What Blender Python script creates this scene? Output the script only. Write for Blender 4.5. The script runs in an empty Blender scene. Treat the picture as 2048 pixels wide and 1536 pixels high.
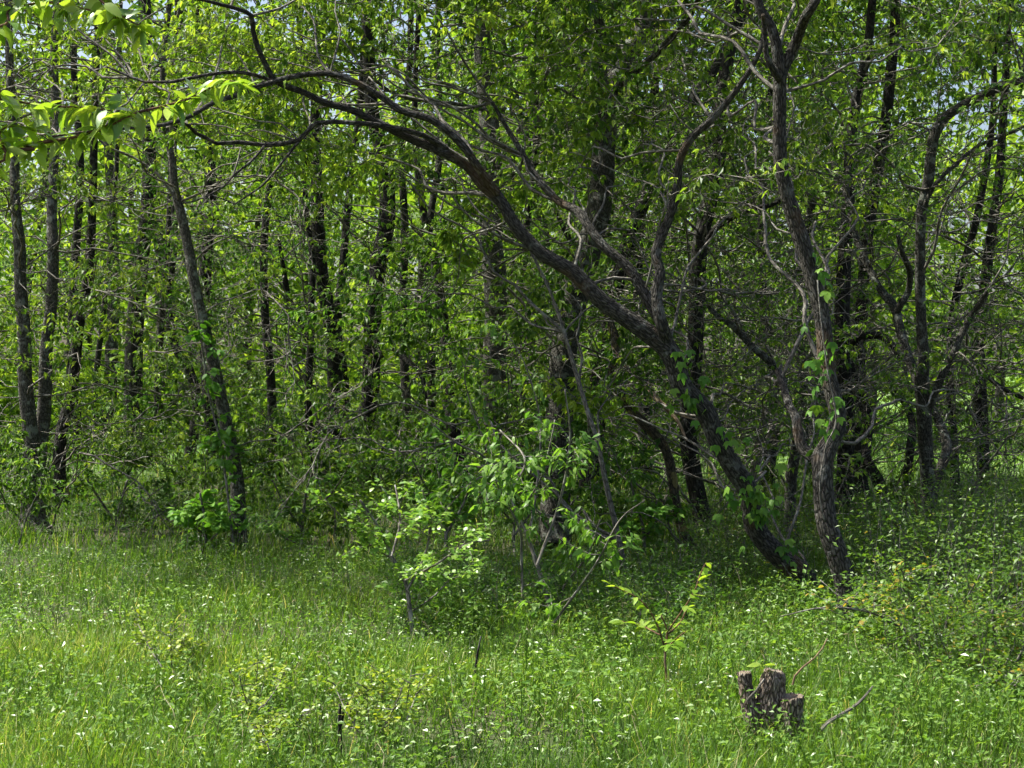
import bpy, math, random
import numpy as np

random.seed(11)
RNG = np.random.default_rng(11)
R = math.radians

# ------------------------------------------------------------------ camera, sky, sun, exposure
scene = bpy.context.scene
EYE, FPX, CX, HY = 1.6, 3000.0, 1024.0, 750.0      # eye height, focal length / centre / horizon in photo pixels
cam_data = bpy.data.cameras.new("camera")
cam = bpy.data.objects.new("camera", cam_data)
scene.collection.objects.link(cam)
cam.location = (0, 0, EYE)
cam.rotation_euler = (R(90), 0, 0)
cam_data.sensor_width = 36
cam_data.lens = FPX / 2048 * 36
cam_data.shift_y = (HY - 768) / 2048
cam_data.clip_start, cam_data.clip_end = 0.1, 2000
scene.camera = cam

SUN_EL, SUN_AZ = R(58), math.atan2(0.24, -0.95)    # direction TO the sun, azimuth from +x
to_sun = np.array([math.cos(SUN_EL) * math.cos(SUN_AZ), math.cos(SUN_EL) * math.sin(SUN_AZ), math.sin(SUN_EL)])
world = bpy.data.worlds.new("World")
scene.world = world
world.use_nodes = True
wn = world.node_tree
sky = wn.nodes.new("ShaderNodeTexSky")
sky.sky_type = 'NISHITA'
sky.sun_disc = False
sky.sun_elevation = SUN_EL
sky.sun_rotation = math.atan2(to_sun[0], to_sun[1])
sky.dust_density = 4.0
sky.ozone_density = 0.6
wn.links.new(sky.outputs[0], wn.nodes["Background"].inputs[0])
wn.nodes["Background"].inputs[1].default_value = 0.105
sun_data = bpy.data.lights.new("sun", 'SUN')
sun_data.energy = 5.0
sun_data.angle = R(0.53)
sun_data.color = (1.0, 1.0, 0.86)
sun = bpy.data.objects.new("sun", sun_data)
scene.collection.objects.link(sun)
sun.rotation_euler = (math.pi / 2 - SUN_EL, 0, SUN_AZ + math.pi / 2)

vs = scene.view_settings
vs.view_transform, vs.look, vs.gamma, vs.exposure = 'Standard', 'None', 1.0, 1.08
cy = scene.cycles
cy.max_bounces, cy.diffuse_bounces, cy.glossy_bounces, cy.transmission_bounces = 5, 4, 2, 4
cy.use_denoising = True
cy.denoiser = 'OPENIMAGEDENOISE'
cy.caustics_reflective = cy.caustics_refractive = False
cy.use_adaptive_sampling = True
cy.adaptive_threshold = 0.05
cy.adaptive_min_samples = 16

# ------------------------------------------------------------------ helpers
def at(px, py, d):
    "photo pixel + distance (metres along the view axis) -> a point in the place"
    return np.array([(px - CX) / FPX * d, d, EYE - (py - HY) / FPX * d])

def ground_z(x, y):
    return 0.035 * np.sin(x * 1.3 + 0.4) * np.cos(y * 0.9) + 0.025 * np.sin(x * 2.9 + y * 2.1)

def link(o, parent=None):
    scene.collection.objects.link(o)
    if parent is not None:
        o.parent = parent
    return o

def tag(o, label=None, cat=None, group=None, kind=None):
    if label: o["label"] = label
    if cat: o["category"] = cat
    if group: o["group"] = group
    if kind: o["kind"] = kind
    return o

def empty(name, loc, label, cat, group=None):
    o = bpy.data.objects.new(name, None)
    o.empty_display_size = 0.2
    o.location = loc
    return tag(link(o), label, cat, group)

class Acc:
    "collects vertices, faces (tris and quads), uv and tint; builds one mesh"
    def __init__(s):
        s.v, s.t, s.q, s.uv, s.tint, s.n = [], [], [], [], [], 0
    def add(s, v, tris=None, quads=None, uv=None, tint=None):
        v = np.asarray(v, np.float32).reshape(-1, 3)
        m = len(v)
        s.v.append(v)
        if tris is not None and len(tris): s.t.append(np.asarray(tris, np.int64) + s.n)
        if quads is not None and len(quads): s.q.append(np.asarray(quads, np.int64) + s.n)
        s.uv.append(np.zeros((m, 2), np.float32) if uv is None else np.asarray(uv, np.float32))
        s.tint.append(np.full(m, 0.5, np.float32) if tint is None else np.asarray(tint, np.float32))
        s.n += m
    def merged(s):
        c = lambda l, w, dt: np.concatenate(l) if l else np.zeros((0, w), dt)
        return dict(v=c(s.v, 3, np.float32), t=c(s.t, 3, np.int64), q=c(s.q, 4, np.int64), uv=c(s.uv, 2, np.float32),
                    tint=np.concatenate(s.tint) if s.tint else np.zeros(0, np.float32))
    def mesh(s, name, mat, smooth=True, origin=None):
        d = s.merged()
        v = d["v"] if origin is None else d["v"] - np.asarray(origin, np.float32)
        me = bpy.data.meshes.new(name)
        nt, nq = len(d["t"]), len(d["q"])
        loops = np.concatenate([d["t"].ravel(), d["q"].ravel()]).astype(np.int32)
        starts = np.concatenate([np.arange(nt) * 3, nt * 3 + np.arange(nq) * 4]).astype(np.int32)
        me.vertices.add(len(v)); me.loops.add(len(loops)); me.polygons.add(nt + nq)
        me.vertices.foreach_set("co", v.astype(np.float32).ravel())
        me.loops.foreach_set("vertex_index", loops)
        me.polygons.foreach_set("loop_start", starts)
        me.polygons.foreach_set("use_smooth", np.full(nt + nq, smooth))
        u = me.uv_layers.new(name="UVMap")
        u.data.foreach_set("uv", d["uv"][loops].ravel())
        a = me.attributes.new("tint", 'FLOAT', 'POINT')
        a.data.foreach_set("value", d["tint"])
        me.update(calc_edges=True)
        me.validate()
        if mat: me.materials.append(mat)
        return me
    def obj(s, name, mat, parent=None, smooth=True):
        origin = None if parent is None else np.array(parent.matrix_world.translation if False else parent.location)
        o = bpy.data.objects.new(name, s.mesh(name, mat, smooth, origin))
        return link(o, parent)

def resample(pts, rad, step):
    "Catmull-Rom through the points, roughly one ring each step metres"
    P = np.asarray(pts, float); W = np.asarray(rad, float)
    if len(P) == 2:
        n = max(2, int(np.linalg.norm(P[1] - P[0]) / step) + 1)
        t = np.linspace(0, 1, n)[:, None]
        return P[0] * (1 - t) + P[1] * t, W[0] * (1 - t[:, 0]) + W[1] * t[:, 0]
    E = np.vstack([2 * P[0] - P[1], P, 2 * P[-1] - P[-2]])
    out, ow = [], []
    for i in range(len(P) - 1):
        p0, p1, p2, p3 = E[i:i + 4]
        n = max(1, int(np.linalg.norm(p2 - p1) / step))
        t = (np.arange(n) / n)[:, None]
        out.append(0.5 * (2 * p1 + (p2 - p0) * t + (2 * p0 - 5 * p1 + 4 * p2 - p3) * t ** 2 + (3 * p1 - p0 - 3 * p2 + p3) * t ** 3))
        ow.append(W[i] * (1 - t[:, 0]) + W[i + 1] * t[:, 0])
    out.append(P[-1:]); ow.append(W[-1:])
    return np.concatenate(out), np.concatenate(ow)

def tube(P, W, sides=6, ridge=0.0, seed=0, cap=False):
    "a swept tube: verts, quads, tris, uv (metres round, metres along)"
    n = len(P)
    T = np.gradient(P, axis=0)
    T /= np.linalg.norm(T, axis=1)[:, None] + 1e-9
    ref = np.array([0, 1.0, 0]) if abs(T[0][1]) < 0.8 else np.array([1.0, 0, 0])
    N = np.zeros_like(P)
    a = ref - T[0] * ref.dot(T[0]); a /= np.linalg.norm(a)
    for i in range(n):
        a = a - T[i] * a.dot(T[i]); a /= np.linalg.norm(a) + 1e-9
        N[i] = a
    B = np.cross(T, N)
    L = np.concatenate([[0], np.cumsum(np.linalg.norm(np.diff(P, axis=0), axis=1))])
    th = np.linspace(0, 2 * math.pi, sides + 1)
    rr = np.repeat(W[:, None], sides + 1, 1)
    if ridge:
        g = np.random.default_rng(seed)
        f = np.zeros_like(rr)
        for k, amp in ((2, 1.0), (3, .8), (5, .6), (8, .7), (11, .6)):
            ph = g.uniform(0, 6.28) + np.cumsum(g.normal(0, 0.22, n))
            am = 0.6 + 0.4 * np.sin(L * g.uniform(3, 12) + g.uniform(0, 6))
            f += amp * np.sin(k * th[None, :] + ph[:, None]) * am[:, None]
        f += g.normal(0, 0.5, (n, 1))
        rr = rr * (1 + ridge * f)
        rr[:, -1] = rr[:, 0]
    V = P[:, None, :] + rr[:, :, None] * (np.cos(th)[None, :, None] * N[:, None, :] + np.sin(th)[None, :, None] * B[:, None, :])
    uv = np.stack([np.repeat((th / (2 * math.pi))[None], n, 0) * 2 * math.pi * W.mean(), np.repeat(L[:, None], sides + 1, 1)], -1)
    i = np.arange(n - 1)[:, None] * (sides + 1) + np.arange(sides)[None, :]
    q = np.stack([i, i + 1, i + sides + 2, i + sides + 1], -1).reshape(-1, 4)
    V, uv, tr = V.reshape(-1, 3), uv.reshape(-1, 2), None
    if cap:
        c = len(V)
        V = np.vstack([V, P[-1] + T[-1] * W[-1] * 0.2]); uv = np.vstack([uv, uv[-1]])
        b = (n - 1) * (sides + 1)
        tr = np.array([[b + j, b + j + 1, c] for j in range(sides)])
    return V, q, tr, uv

def add_tube(acc, P, W, sides=6, ridge=0.0, seed=0, cap=False, tint=None):
    V, q, tr, uv = tube(np.asarray(P, float), np.asarray(W, float), sides, ridge, seed, cap)
    acc.add(V, tr, q, uv, None if tint is None else np.full(len(V), tint))

# leaf outlines in a leaf's own frame: x along the leaf, y across, z up from the blade
LEAF6 = np.array([[0, 0, 0], [.28, .5, .03], [.28, -.5, .03], [.66, .42, -.03], [.66, -.42, -.03], [1, 0, -.16]])
LEAF6_T = np.array([[0, 2, 1], [3, 4, 5]]); LEAF6_Q = np.array([[1, 2, 4, 3]])
LEAF4 = np.array([[0, 0, 0], [.42, .5, .08], [.42, -.5, .08], [1, 0, -.10]])
LEAF4_T = np.array([[0, 2, 3], [0, 3, 1]])

def leaf_mesh(acc, P, az, pitch, roll, length, width, tint, shape=6):
    "many leaves at once; all arguments are arrays of N"
    N = len(P)
    if N == 0: return
    ca, sa, cp, sp = np.cos(az), np.sin(az), np.cos(pitch), np.sin(pitch)
    D = np.stack([cp * ca, cp * sa, sp], 1)
    S = np.stack([-sa, ca, np.zeros(N)], 1)
    Z = np.cross(D, S)
    cr, sr = np.cos(roll)[:, None], np.sin(roll)[:, None]
    S, Z = S * cr + Z * sr, Z * cr - S * sr
    F = LEAF6 if shape == 6 else LEAF4
    k = len(F)
    V = P[:, None, :] + length[:, None, None] * (F[None, :, 0, None] * D[:, None, :] + F[None, :, 2, None] * Z[:, None, :]) \
        + (width[:, None, None] * F[None, :, 1, None]) * S[:, None, :]
    off = np.arange(N)[:, None, None] * k
    if shape == 6:
        t = (LEAF6_T[None] + off).reshape(-1, 3); q = (LEAF6_Q[None] + off).reshape(-1, 4)
    else:
        t = (LEAF4_T[None] + off).reshape(-1, 3); q = None
    acc.add(V.reshape(-1, 3), t, q, None, np.repeat(tint, k))

# ------------------------------------------------------------------ materials
def mat(name):
    m = bpy.data.materials.new(name); m.use_nodes = True
    nt = m.node_tree; nt.nodes.clear()
    return m, nt, nt.nodes.new("ShaderNodeOutputMaterial")

def ramp(nt, stops):
    r = nt.nodes.new("ShaderNodeValToRGB"); e = r.color_ramp.elements
    while len(e) < len(stops): e.new(0.5)
    for el, (p, c) in zip(e, stops): el.position = p; el.color = (*c, 1)
    return r

def leaf_material(name, stops, trans, rough=0.42, mixf=0.45, spec=0.5):
    m, nt, out = mat(name)
    a = nt.nodes.new("ShaderNodeAttribute"); a.attribute_name = "tint"
    cr = ramp(nt, stops); nt.links.new(a.outputs["Fac"], cr.inputs[0])
    oi = nt.nodes.new("ShaderNodeObjectInfo")
    hs = nt.nodes.new("ShaderNodeHueSaturation")
    mp = nt.nodes.new("ShaderNodeMapRange"); mp.inputs[3].default_value = 0.82; mp.inputs[4].default_value = 1.18
    nt.links.new(oi.outputs["Random"], mp.inputs[0]); nt.links.new(mp.outputs[0], hs.inputs["Value"])
    nt.links.new(cr.outputs[0], hs.inputs["Color"])
    p = nt.nodes.new("ShaderNodeBsdfPrincipled")
    p.inputs["Roughness"].default_value = rough
    p.inputs["Specular IOR Level"].default_value = spec
    nt.links.new(hs.outputs[0], p.inputs["Base Color"])
    t = nt.nodes.new("ShaderNodeBsdfTranslucent")
    mx = nt.nodes.new("ShaderNodeMixRGB"); mx.blend_type = 'MULTIPLY'; mx.inputs[0].default_value = 1
    nt.links.new(hs.outputs[0], mx.inputs[1]); mx.inputs[2].default_value = (*trans, 1)
    nt.links.new(mx.outputs[0], t.inputs[0])
    s = nt.nodes.new("ShaderNodeMixShader"); s.inputs[0].default_value = mixf
    nt.links.new(p.outputs[0], s.inputs[1]); nt.links.new(t.outputs[0], s.inputs[2])
    nt.links.new(s.outputs[0], out.inputs[0])
    return m

def bark_material(name, dark, light, lichen, lichen_amt=0.5, around=55, along=9, bump=0.6, orange=0.0):
    m, nt, out = mat(name)
    N, Lk = nt.nodes.new, nt.links.new
    uv = N("ShaderNodeUVMap"); uv.uv_map = "UVMap"
    mp = N("ShaderNodeMapping"); mp.inputs["Scale"].default_value = (around, along, 1)
    Lk(uv.outputs[0], mp.inputs[0])
    vo = N("ShaderNodeTexVoronoi"); vo.feature = 'DISTANCE_TO_EDGE'; vo.inputs["Scale"].default_value = 1.0
    nz0 = N("ShaderNodeTexNoise"); nz0.inputs["Scale"].default_value = 0.9; nz0.inputs["Detail"].default_value = 3
    Lk(mp.outputs[0], nz0.inputs[0])
    ad = N("ShaderNodeMixRGB"); ad.blend_type = 'ADD'; ad.inputs[0].default_value = 0.9
    Lk(mp.outputs[0], ad.inputs[1]); Lk(nz0.outputs["Color"], ad.inputs[2])
    Lk(ad.outputs[0], vo.inputs[0])
    crack = ramp(nt, [(0.0, (0, 0, 0)), (0.22, (1, 1, 1))]); Lk(vo.outputs[0], crack.inputs[0])
    g = N("ShaderNodeNewGeometry")
    nz = N("ShaderNodeTexNoise"); nz.inputs["Scale"].default_value = 34; nz.inputs["Detail"].default_value = 5; nz.inputs["Roughness"].default_value = .7
    Lk(g.outputs["Position"], nz.inputs[0])
    base = ramp(nt, [(0.25, dark), (0.75, light)]); Lk(nz.outputs[0], base.inputs[0])
    mul = N("ShaderNodeMixRGB"); mul.blend_type = 'MIX'
    Lk(crack.outputs[0], mul.inputs[0]); mul.inputs[1].default_value = (*[c * 0.38 for c in dark], 1); Lk(base.outputs[0], mul.inputs[2])
    nl = N("ShaderNodeTexNoise"); nl.inputs["Scale"].default_value = 11; nl.inputs["Detail"].default_value = 4; nl.inputs["Roughness"].default_value = .62
    Lk(g.outputs["Position"], nl.inputs[0])
    lr = ramp(nt, [(0.60 - 0.1 * lichen_amt, (0, 0, 0)), (0.66 - 0.1 * lichen_amt, (lichen_amt,) * 3)]); Lk(nl.outputs[0], lr.inputs[0])
    mx = N("ShaderNodeMixRGB"); Lk(lr.outputs[0], mx.inputs[0]); Lk(mul.outputs[0], mx.inputs[1]); mx.inputs[2].default_value = (*lichen, 1)
    col = mx
    if orange:
        no = N("ShaderNodeTexNoise"); no.inputs["Scale"].default_value = 3.1; no.inputs["Detail"].default_value = 3
        Lk(g.outputs["Position"], no.inputs[0])
        orr = ramp(nt, [(0.58, (0, 0, 0)), (0.64, (orange,) * 3)]); Lk(no.outputs[0], orr.inputs[0])
        mo = N("ShaderNodeMixRGB"); Lk(orr.outputs[0], mo.inputs[0]); Lk(mx.outputs[0], mo.inputs[1]); mo.inputs[2].default_value = (.22, .11, .035, 1)
        col = mo
    p = N("ShaderNodeBsdfPrincipled"); p.inputs["Roughness"].default_value = 0.85; p.inputs["Specular IOR Level"].default_value = 0.25
    Lk(col.outputs[0], p.inputs["Base Color"])
    b1 = N("ShaderNodeBump"); b1.inputs["Strength"].default_value = bump; b1.inputs["Distance"].default_value = 0.012
    Lk(crack.outputs[0], b1.inputs["Height"])
    b2 = N("ShaderNodeBump"); b2.inputs["Strength"].default_value = 0.6; b2.inputs["Distance"].default_value = 0.006
    Lk(nz.outputs[0], b2.inputs["Height"]); Lk(b1.outputs[0], b2.inputs["Normal"])
    Lk(b2.outputs[0], p.inputs["Normal"])
    Lk(p.outputs[0], out.inputs[0])
    return m

BARK = dict(
    brown=bark_material("ridged_brown_bark", (.036, .031, .027), (.128, .114, .101), (.30, .30, .28), 0.3, 85, 15, 0.9, 0.2),
    grey=bark_material("grey_lichen_bark", (.044, .040, .034), (.120, .110, .095), (.30, .32, .28), 0.45, 75, 24, 0.7),
    ash=bark_material("ashen_lichen_bark", (.065, .059, .051), (.175, .160, .140), (.33, .35, .31), 0.5, 75, 24, 0.7),
    dark=bark_material("dark_bark", (.012, .0105, .009), (.046, .040, .034), (.16, .17, .145), 0.3, 50, 10, 0.7),
    pale=bark_material("pale_dead_wood", (.16, .14, .12), (.33, .30, .265), (.42, .42, .38), 0.4, 70, 4, 0.5),
    moss=bark_material("mossy_yellow_bark", (.048, .038, .026), (.135, .110, .075), (.27, .22, .08), 0.7, 60, 14, 0.7, 0.12),
    twig=bark_material("twig_bark", (.105, .092, .080), (.30, .27, .24), (.36, .36, .32), 0.4, 90, 14, 0.3),
    bare=bark_material("peeled_orange_wood", (.30, .19, .11), (.50, .36, .25), (.5, .45, .38), 0.3, 60, 3, 0.3),
    red=bark_material("reddish_twig_bark", (.12, .06, .035), (.24, .13, .075), (.30, .24, .18), 0.3, 90, 14, 0.2),
)
LEAF = dict(
    canopy=leaf_material("spring_canopy_leaf", [(0, (.031, .079, .013)), (.5, (.100, .200, .026)), (1, (.24, .350, .052))], (1.68, 1.68, .72), .45, .48, .4),
    yellow=leaf_material("young_yellow_green_leaf", [(0, (.048, .109, .015)), (.5, (.142, .248, .028)), (1, (.30, .390, .060))], (1.68, 1.62, .7), .45, .48, .4),
    deep=leaf_material("deep_green_leaf", [(0, (.030, .080, .014)), (.6, (.078, .170, .028)), (1, (.16, .27, .045))], (1.6, 1.7, .7), .45, .45, .35),
    pale=leaf_material("pale_glossy_leaf", [(0, (.070, .160, .024)), (.5, (.125, .245, .038)), (1, (.24, .36, .07))], (1.6, 1.55, .65), 0.36, 0.42, 0.55),
    shrub=leaf_material("low_shrub_leaf", [(0, (.055, .120, .018)), (.6, (.105, .200, .028)), (.92, (.20, .28, .040)), (1, (.34, .26, .05))], (1.6, 1.6, .65), 0.42, 0.42, 0.45),
    gold=leaf_material("yellow_shrub_leaf", [(0, (.10, .20, .02)), (.5, (.27, .36, .04)), (1, (.46, .50, .08))], (1.4, 1.35, .5), 0.42, 0.42),
    fresh=leaf_material("fresh_bright_leaf", [(0, (.085, .20, .018)), (.5, (.15, .28, .028)), (1, (.25, .37, .05))], (1.7, 1.6, .65), 0.38, 0.5, 0.5),
    silver=leaf_material("silvery_leaf", [(0, (.085, .19, .035)), (.6, (.15, .27, .06)), (1, (.36, .43, .25))], (1.5, 1.5, .6), 0.36, 0.42, 0.55),
    creeper=leaf_material("creeper_leaf", [(0, (.050, .140, .018)), (.6, (.095, .225, .028)), (1, (.18, .32, .045))], (1.6, 1.6, .7), 0.5, 0.42, 0.25),
    grass=leaf_material("grass_blade", [(0, (.036, .088, .012)), (.5, (.085, .172, .019)), (.86, (.165, .265, .032)), (1, (.42, .38, .19))], (1.62, 1.58, .68), 0.5, 0.45, .35),
    dry=leaf_material("dry_straw", [(0, (.30, .25, .13)), (1, (.5, .44, .27))], (1, 1, .8), 0.6, 0.3),
)

def flower_glint_material():  # petal white, which also serves as painted glints in the grass
    m, nt, out = mat("white_petals_glints")
    p = nt.nodes.new("ShaderNodeBsdfPrincipled"); p.inputs["Base Color"].default_value = (.62, .66, .52, 1); p.inputs["Roughness"].default_value = .6
    t = nt.nodes.new("ShaderNodeBsdfTranslucent"); t.inputs[0].default_value = (.7, .72, .6, 1)
    s = nt.nodes.new("ShaderNodeMixShader"); s.inputs[0].default_value = .3
    nt.links.new(p.outputs[0], s.inputs[1]); nt.links.new(t.outputs[0], s.inputs[2]); nt.links.new(s.outputs[0], out.inputs[0])
    return m

def ground_material():
    m, nt, out = mat("meadow_soil")
    N, Lk = nt.nodes.new, nt.links.new
    g = N("ShaderNodeNewGeometry")
    n1 = N("ShaderNodeTexNoise"); n1.inputs["Scale"].default_value = 0.9; n1.inputs["Detail"].default_value = 6
    n2 = N("ShaderNodeTexNoise"); n2.inputs["Scale"].default_value = 28; n2.inputs["Detail"].default_value = 4
    Lk(g.outputs["Position"], n1.inputs[0]); Lk(g.outputs["Position"], n2.inputs[0])
    c1 = ramp(nt, [(.35, (.055, .085, .018)), (.62, (.085, .075, .040))]); Lk(n1.outputs[0], c1.inputs[0])
    c2 = ramp(nt, [(.3, (.35, .35, .35)), (.7, (1.2, 1.2, 1.2))]); Lk(n2.outputs[0], c2.inputs[0])
    mx = N("ShaderNodeMixRGB"); mx.blend_type = 'MULTIPLY'; mx.inputs[0].default_value = 1
    Lk(c1.outputs[0], mx.inputs[1]); Lk(c2.outputs[0], mx.inputs[2])
    # beyond the wood the ground is open sunlit meadow
    sx = N("ShaderNodeSeparateXYZ"); Lk(g.outputs["Position"], sx.inputs[0])
    mr = N("ShaderNodeMapRange"); mr.inputs[1].default_value = 21; mr.inputs[2].default_value = 25; Lk(sx.outputs[1], mr.inputs[0])
    n3 = N("ShaderNodeTexNoise"); n3.inputs["Scale"].default_value = 2.2; n3.inputs["Detail"].default_value = 5; Lk(g.outputs["Position"], n3.inputs[0])
    c3 = ramp(nt, [(.35, (.075, .15, .022)), (.62, (.13, .22, .035)), (.85, (.20, .22, .07))]); Lk(n3.outputs[0], c3.inputs[0])
    m2 = N("ShaderNodeMixRGB"); Lk(mr.outputs[0], m2.inputs[0]); Lk(mx.outputs[0], m2.inputs[1]); Lk(c3.outputs[0], m2.inputs[2])
    p = N("ShaderNodeBsdfPrincipled"); p.inputs["Roughness"].default_value = .95
    Lk(m2.outputs[0], p.inputs["Base Color"])
    b = N("ShaderNodeBump"); b.inputs["Strength"].default_value = .8; b.inputs["Distance"].default_value = .03
    Lk(n2.outputs[0], b.inputs["Height"]); Lk(b.outputs[0], p.inputs["Normal"])
    Lk(p.outputs[0], out.inputs[0])
    return m

# ------------------------------------------------------------------ ground
def build_ground():
    a = Acc()
    xs = np.concatenate([[-900, -200, -60, -30], np.linspace(-16, 16, 129), [30, 60, 200, 900]])
    ys = np.concatenate([[-300, -60, -10], np.linspace(0, 40, 161), [60, 100, 300, 1200]])
    X, Y = np.meshgrid(xs, ys)
    inside = (np.abs(X) < 17) & (Y > -1) & (Y < 41)
    Z = np.where(inside, ground_z(X, Y), 0) - 0.005
    i = np.arange(len(ys) - 1)[:, None] * len(xs) + np.arange(len(xs) - 1)[None]
    q = np.stack([i, i + 1, i + len(xs) + 1, i + len(xs)], -1).reshape(-1, 4)
    a.add(np.stack([X, Y, Z], -1).reshape(-1, 3), None, q)
    tag(a.obj("ground", ground_material()), kind="structure")
build_ground()

# ------------------------------------------------------------------ leafy sprays (side branches) that dress the trees
def walk(p, d, length, n, jit, lift, rng):
    pts = [np.array(p, float)]; d = np.array(d, float)
    for _ in range(n):
        d = d + rng.normal(0, jit, 3) + np.array([0, 0, lift])
        d /= np.linalg.norm(d)
        pts.append(pts[-1] + d * length / n)
    return np.array(pts)

def make_spray(seed, elev, leafy=1.0, length=1.25, lite=False, rmul=1.0):
    rng = np.random.default_rng(seed)
    bark, nodes = Acc(), []
    d0 = np.array([math.cos(elev), 0, math.sin(elev)])
    ax = walk((0, 0, 0), d0, length, 9, 0.16, 0.015, rng)
    add_tube(bark, ax, np.linspace(.0062, .0018, len(ax)) * rmul, 4)
    def twig(p, d, L, r, depth):
        n = max(2, int(L / (.13 if lite else .09)))
        w = walk(p, d, L, n, 0.26, 0.0, rng)
        add_tube(bark, w, np.linspace(r, r * .45, len(w)), 3)
        for k in range(1, len(w)):
            if rng.random() < (0.95 if depth else 0.85) * leafy: nodes.append((w[k], w[k] - w[k - 1]))
            if depth and not lite and k > 1 and rng.random() < 0.42:
                tdir = w[k] - w[k - 1]; tdir /= np.linalg.norm(tdir)
                s = rng.normal(0, 1, 3); s -= tdir * s.dot(tdir); s /= np.linalg.norm(s)
                twig(w[k], tdir * .6 + s * .8 + np.array([0, 0, .05]), L * rng.uniform(.25, .5), r * .6, 0)
    for k in range(1, len(ax)):
        for sgn in ((1, -1) if rng.random() < .5 else (rng.choice([1, -1]),)):
            t = k / len(ax)
            dirn = ax[k] - ax[k - 1]; dirn /= np.linalg.norm(dirn)
            side = np.array([-dirn[1], dirn[0], 0]) * sgn + np.array([0, 0, rng.normal(.05, .5)])
            twig(ax[k], dirn * .7 + side * .8, length * rng.uniform(.22, .5) * (1 - .45 * t), .0042 * rmul * (1 - .4 * t), 1)
    nodes.append((ax[-1], ax[-1] - ax[-2]))
    if lite: nodes = nodes + [(p + rng.normal(0, .05, 3), d) for p, d in nodes]
    P, D = np.array([n[0] for n in nodes]), np.array([n[1] for n in nodes])
    k = rng.integers(4, 8, len(P)) if lite else rng.integers(3, 6, len(P))
    idx = np.repeat(np.arange(len(P)), k)
    base_az = np.arctan2(D[:, 1], D[:, 0])[idx]
    az = base_az + rng.normal(0, 0.85, len(idx))
    pitch = rng.normal(-.65, .38, len(idx))
    roll = rng.normal(0, .45, len(idx))
    ln = rng.uniform(.046, .082, len(idx))
    tint = np.clip(rng.normal(.48, .28, len(P))[idx] + rng.normal(0, .14, len(idx)), 0, 1)
    return dict(bark=bark.merged(), P=P[idx], az=az, pitch=pitch, roll=roll, ln=ln, tint=tint)

SPRAYS = [make_spray(100 + i, e) for i, e in enumerate((-.25, 0, .1, .25, .4, .6, -.1, .15, .05, .35))]
LITE = [make_spray(200 + i, e, 1.0, 1.25, True) for i, e in enumerate((-.3, 0, .1, .3, .5, .7, -.1, .2))]
BARE = [make_spray(300 + i, e, 0.2, 1.5, False, 1.75) for i, e in enumerate((-.2, .1, .3, 0, .5))]

def put_spray(bark, leaves, sp, pos, az, scale, shape=6, leaf_scale=1.0, keep=1.0, rng=RNG, tint_shift=0.0):
    c, s = math.cos(az), math.sin(az)
    flip = rng.choice([1, -1])
    M = np.array([[c, -s * flip, 0], [s, c * flip, 0], [0, 0, 1]]) * scale
    b = sp["bark"]
    bark.add(b["v"] @ M.T + pos, b["t"], b["q"], b["uv"] * scale)
    sel = rng.random(len(sp["P"])) < keep
    P = sp["P"][sel] @ M.T + pos
    n = len(P)
    if n == 0: return
    la = az + flip * sp["az"][sel]
    ln = sp["ln"][sel] * leaf_scale
    leaf_mesh(leaves, P, la, sp["pitch"][sel], sp["roll"][sel] * flip, ln, ln * rng.uniform(.34, .50, n),
              np.clip(sp["tint"][sel] + tint_shift, 0, 1), shape)

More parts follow.
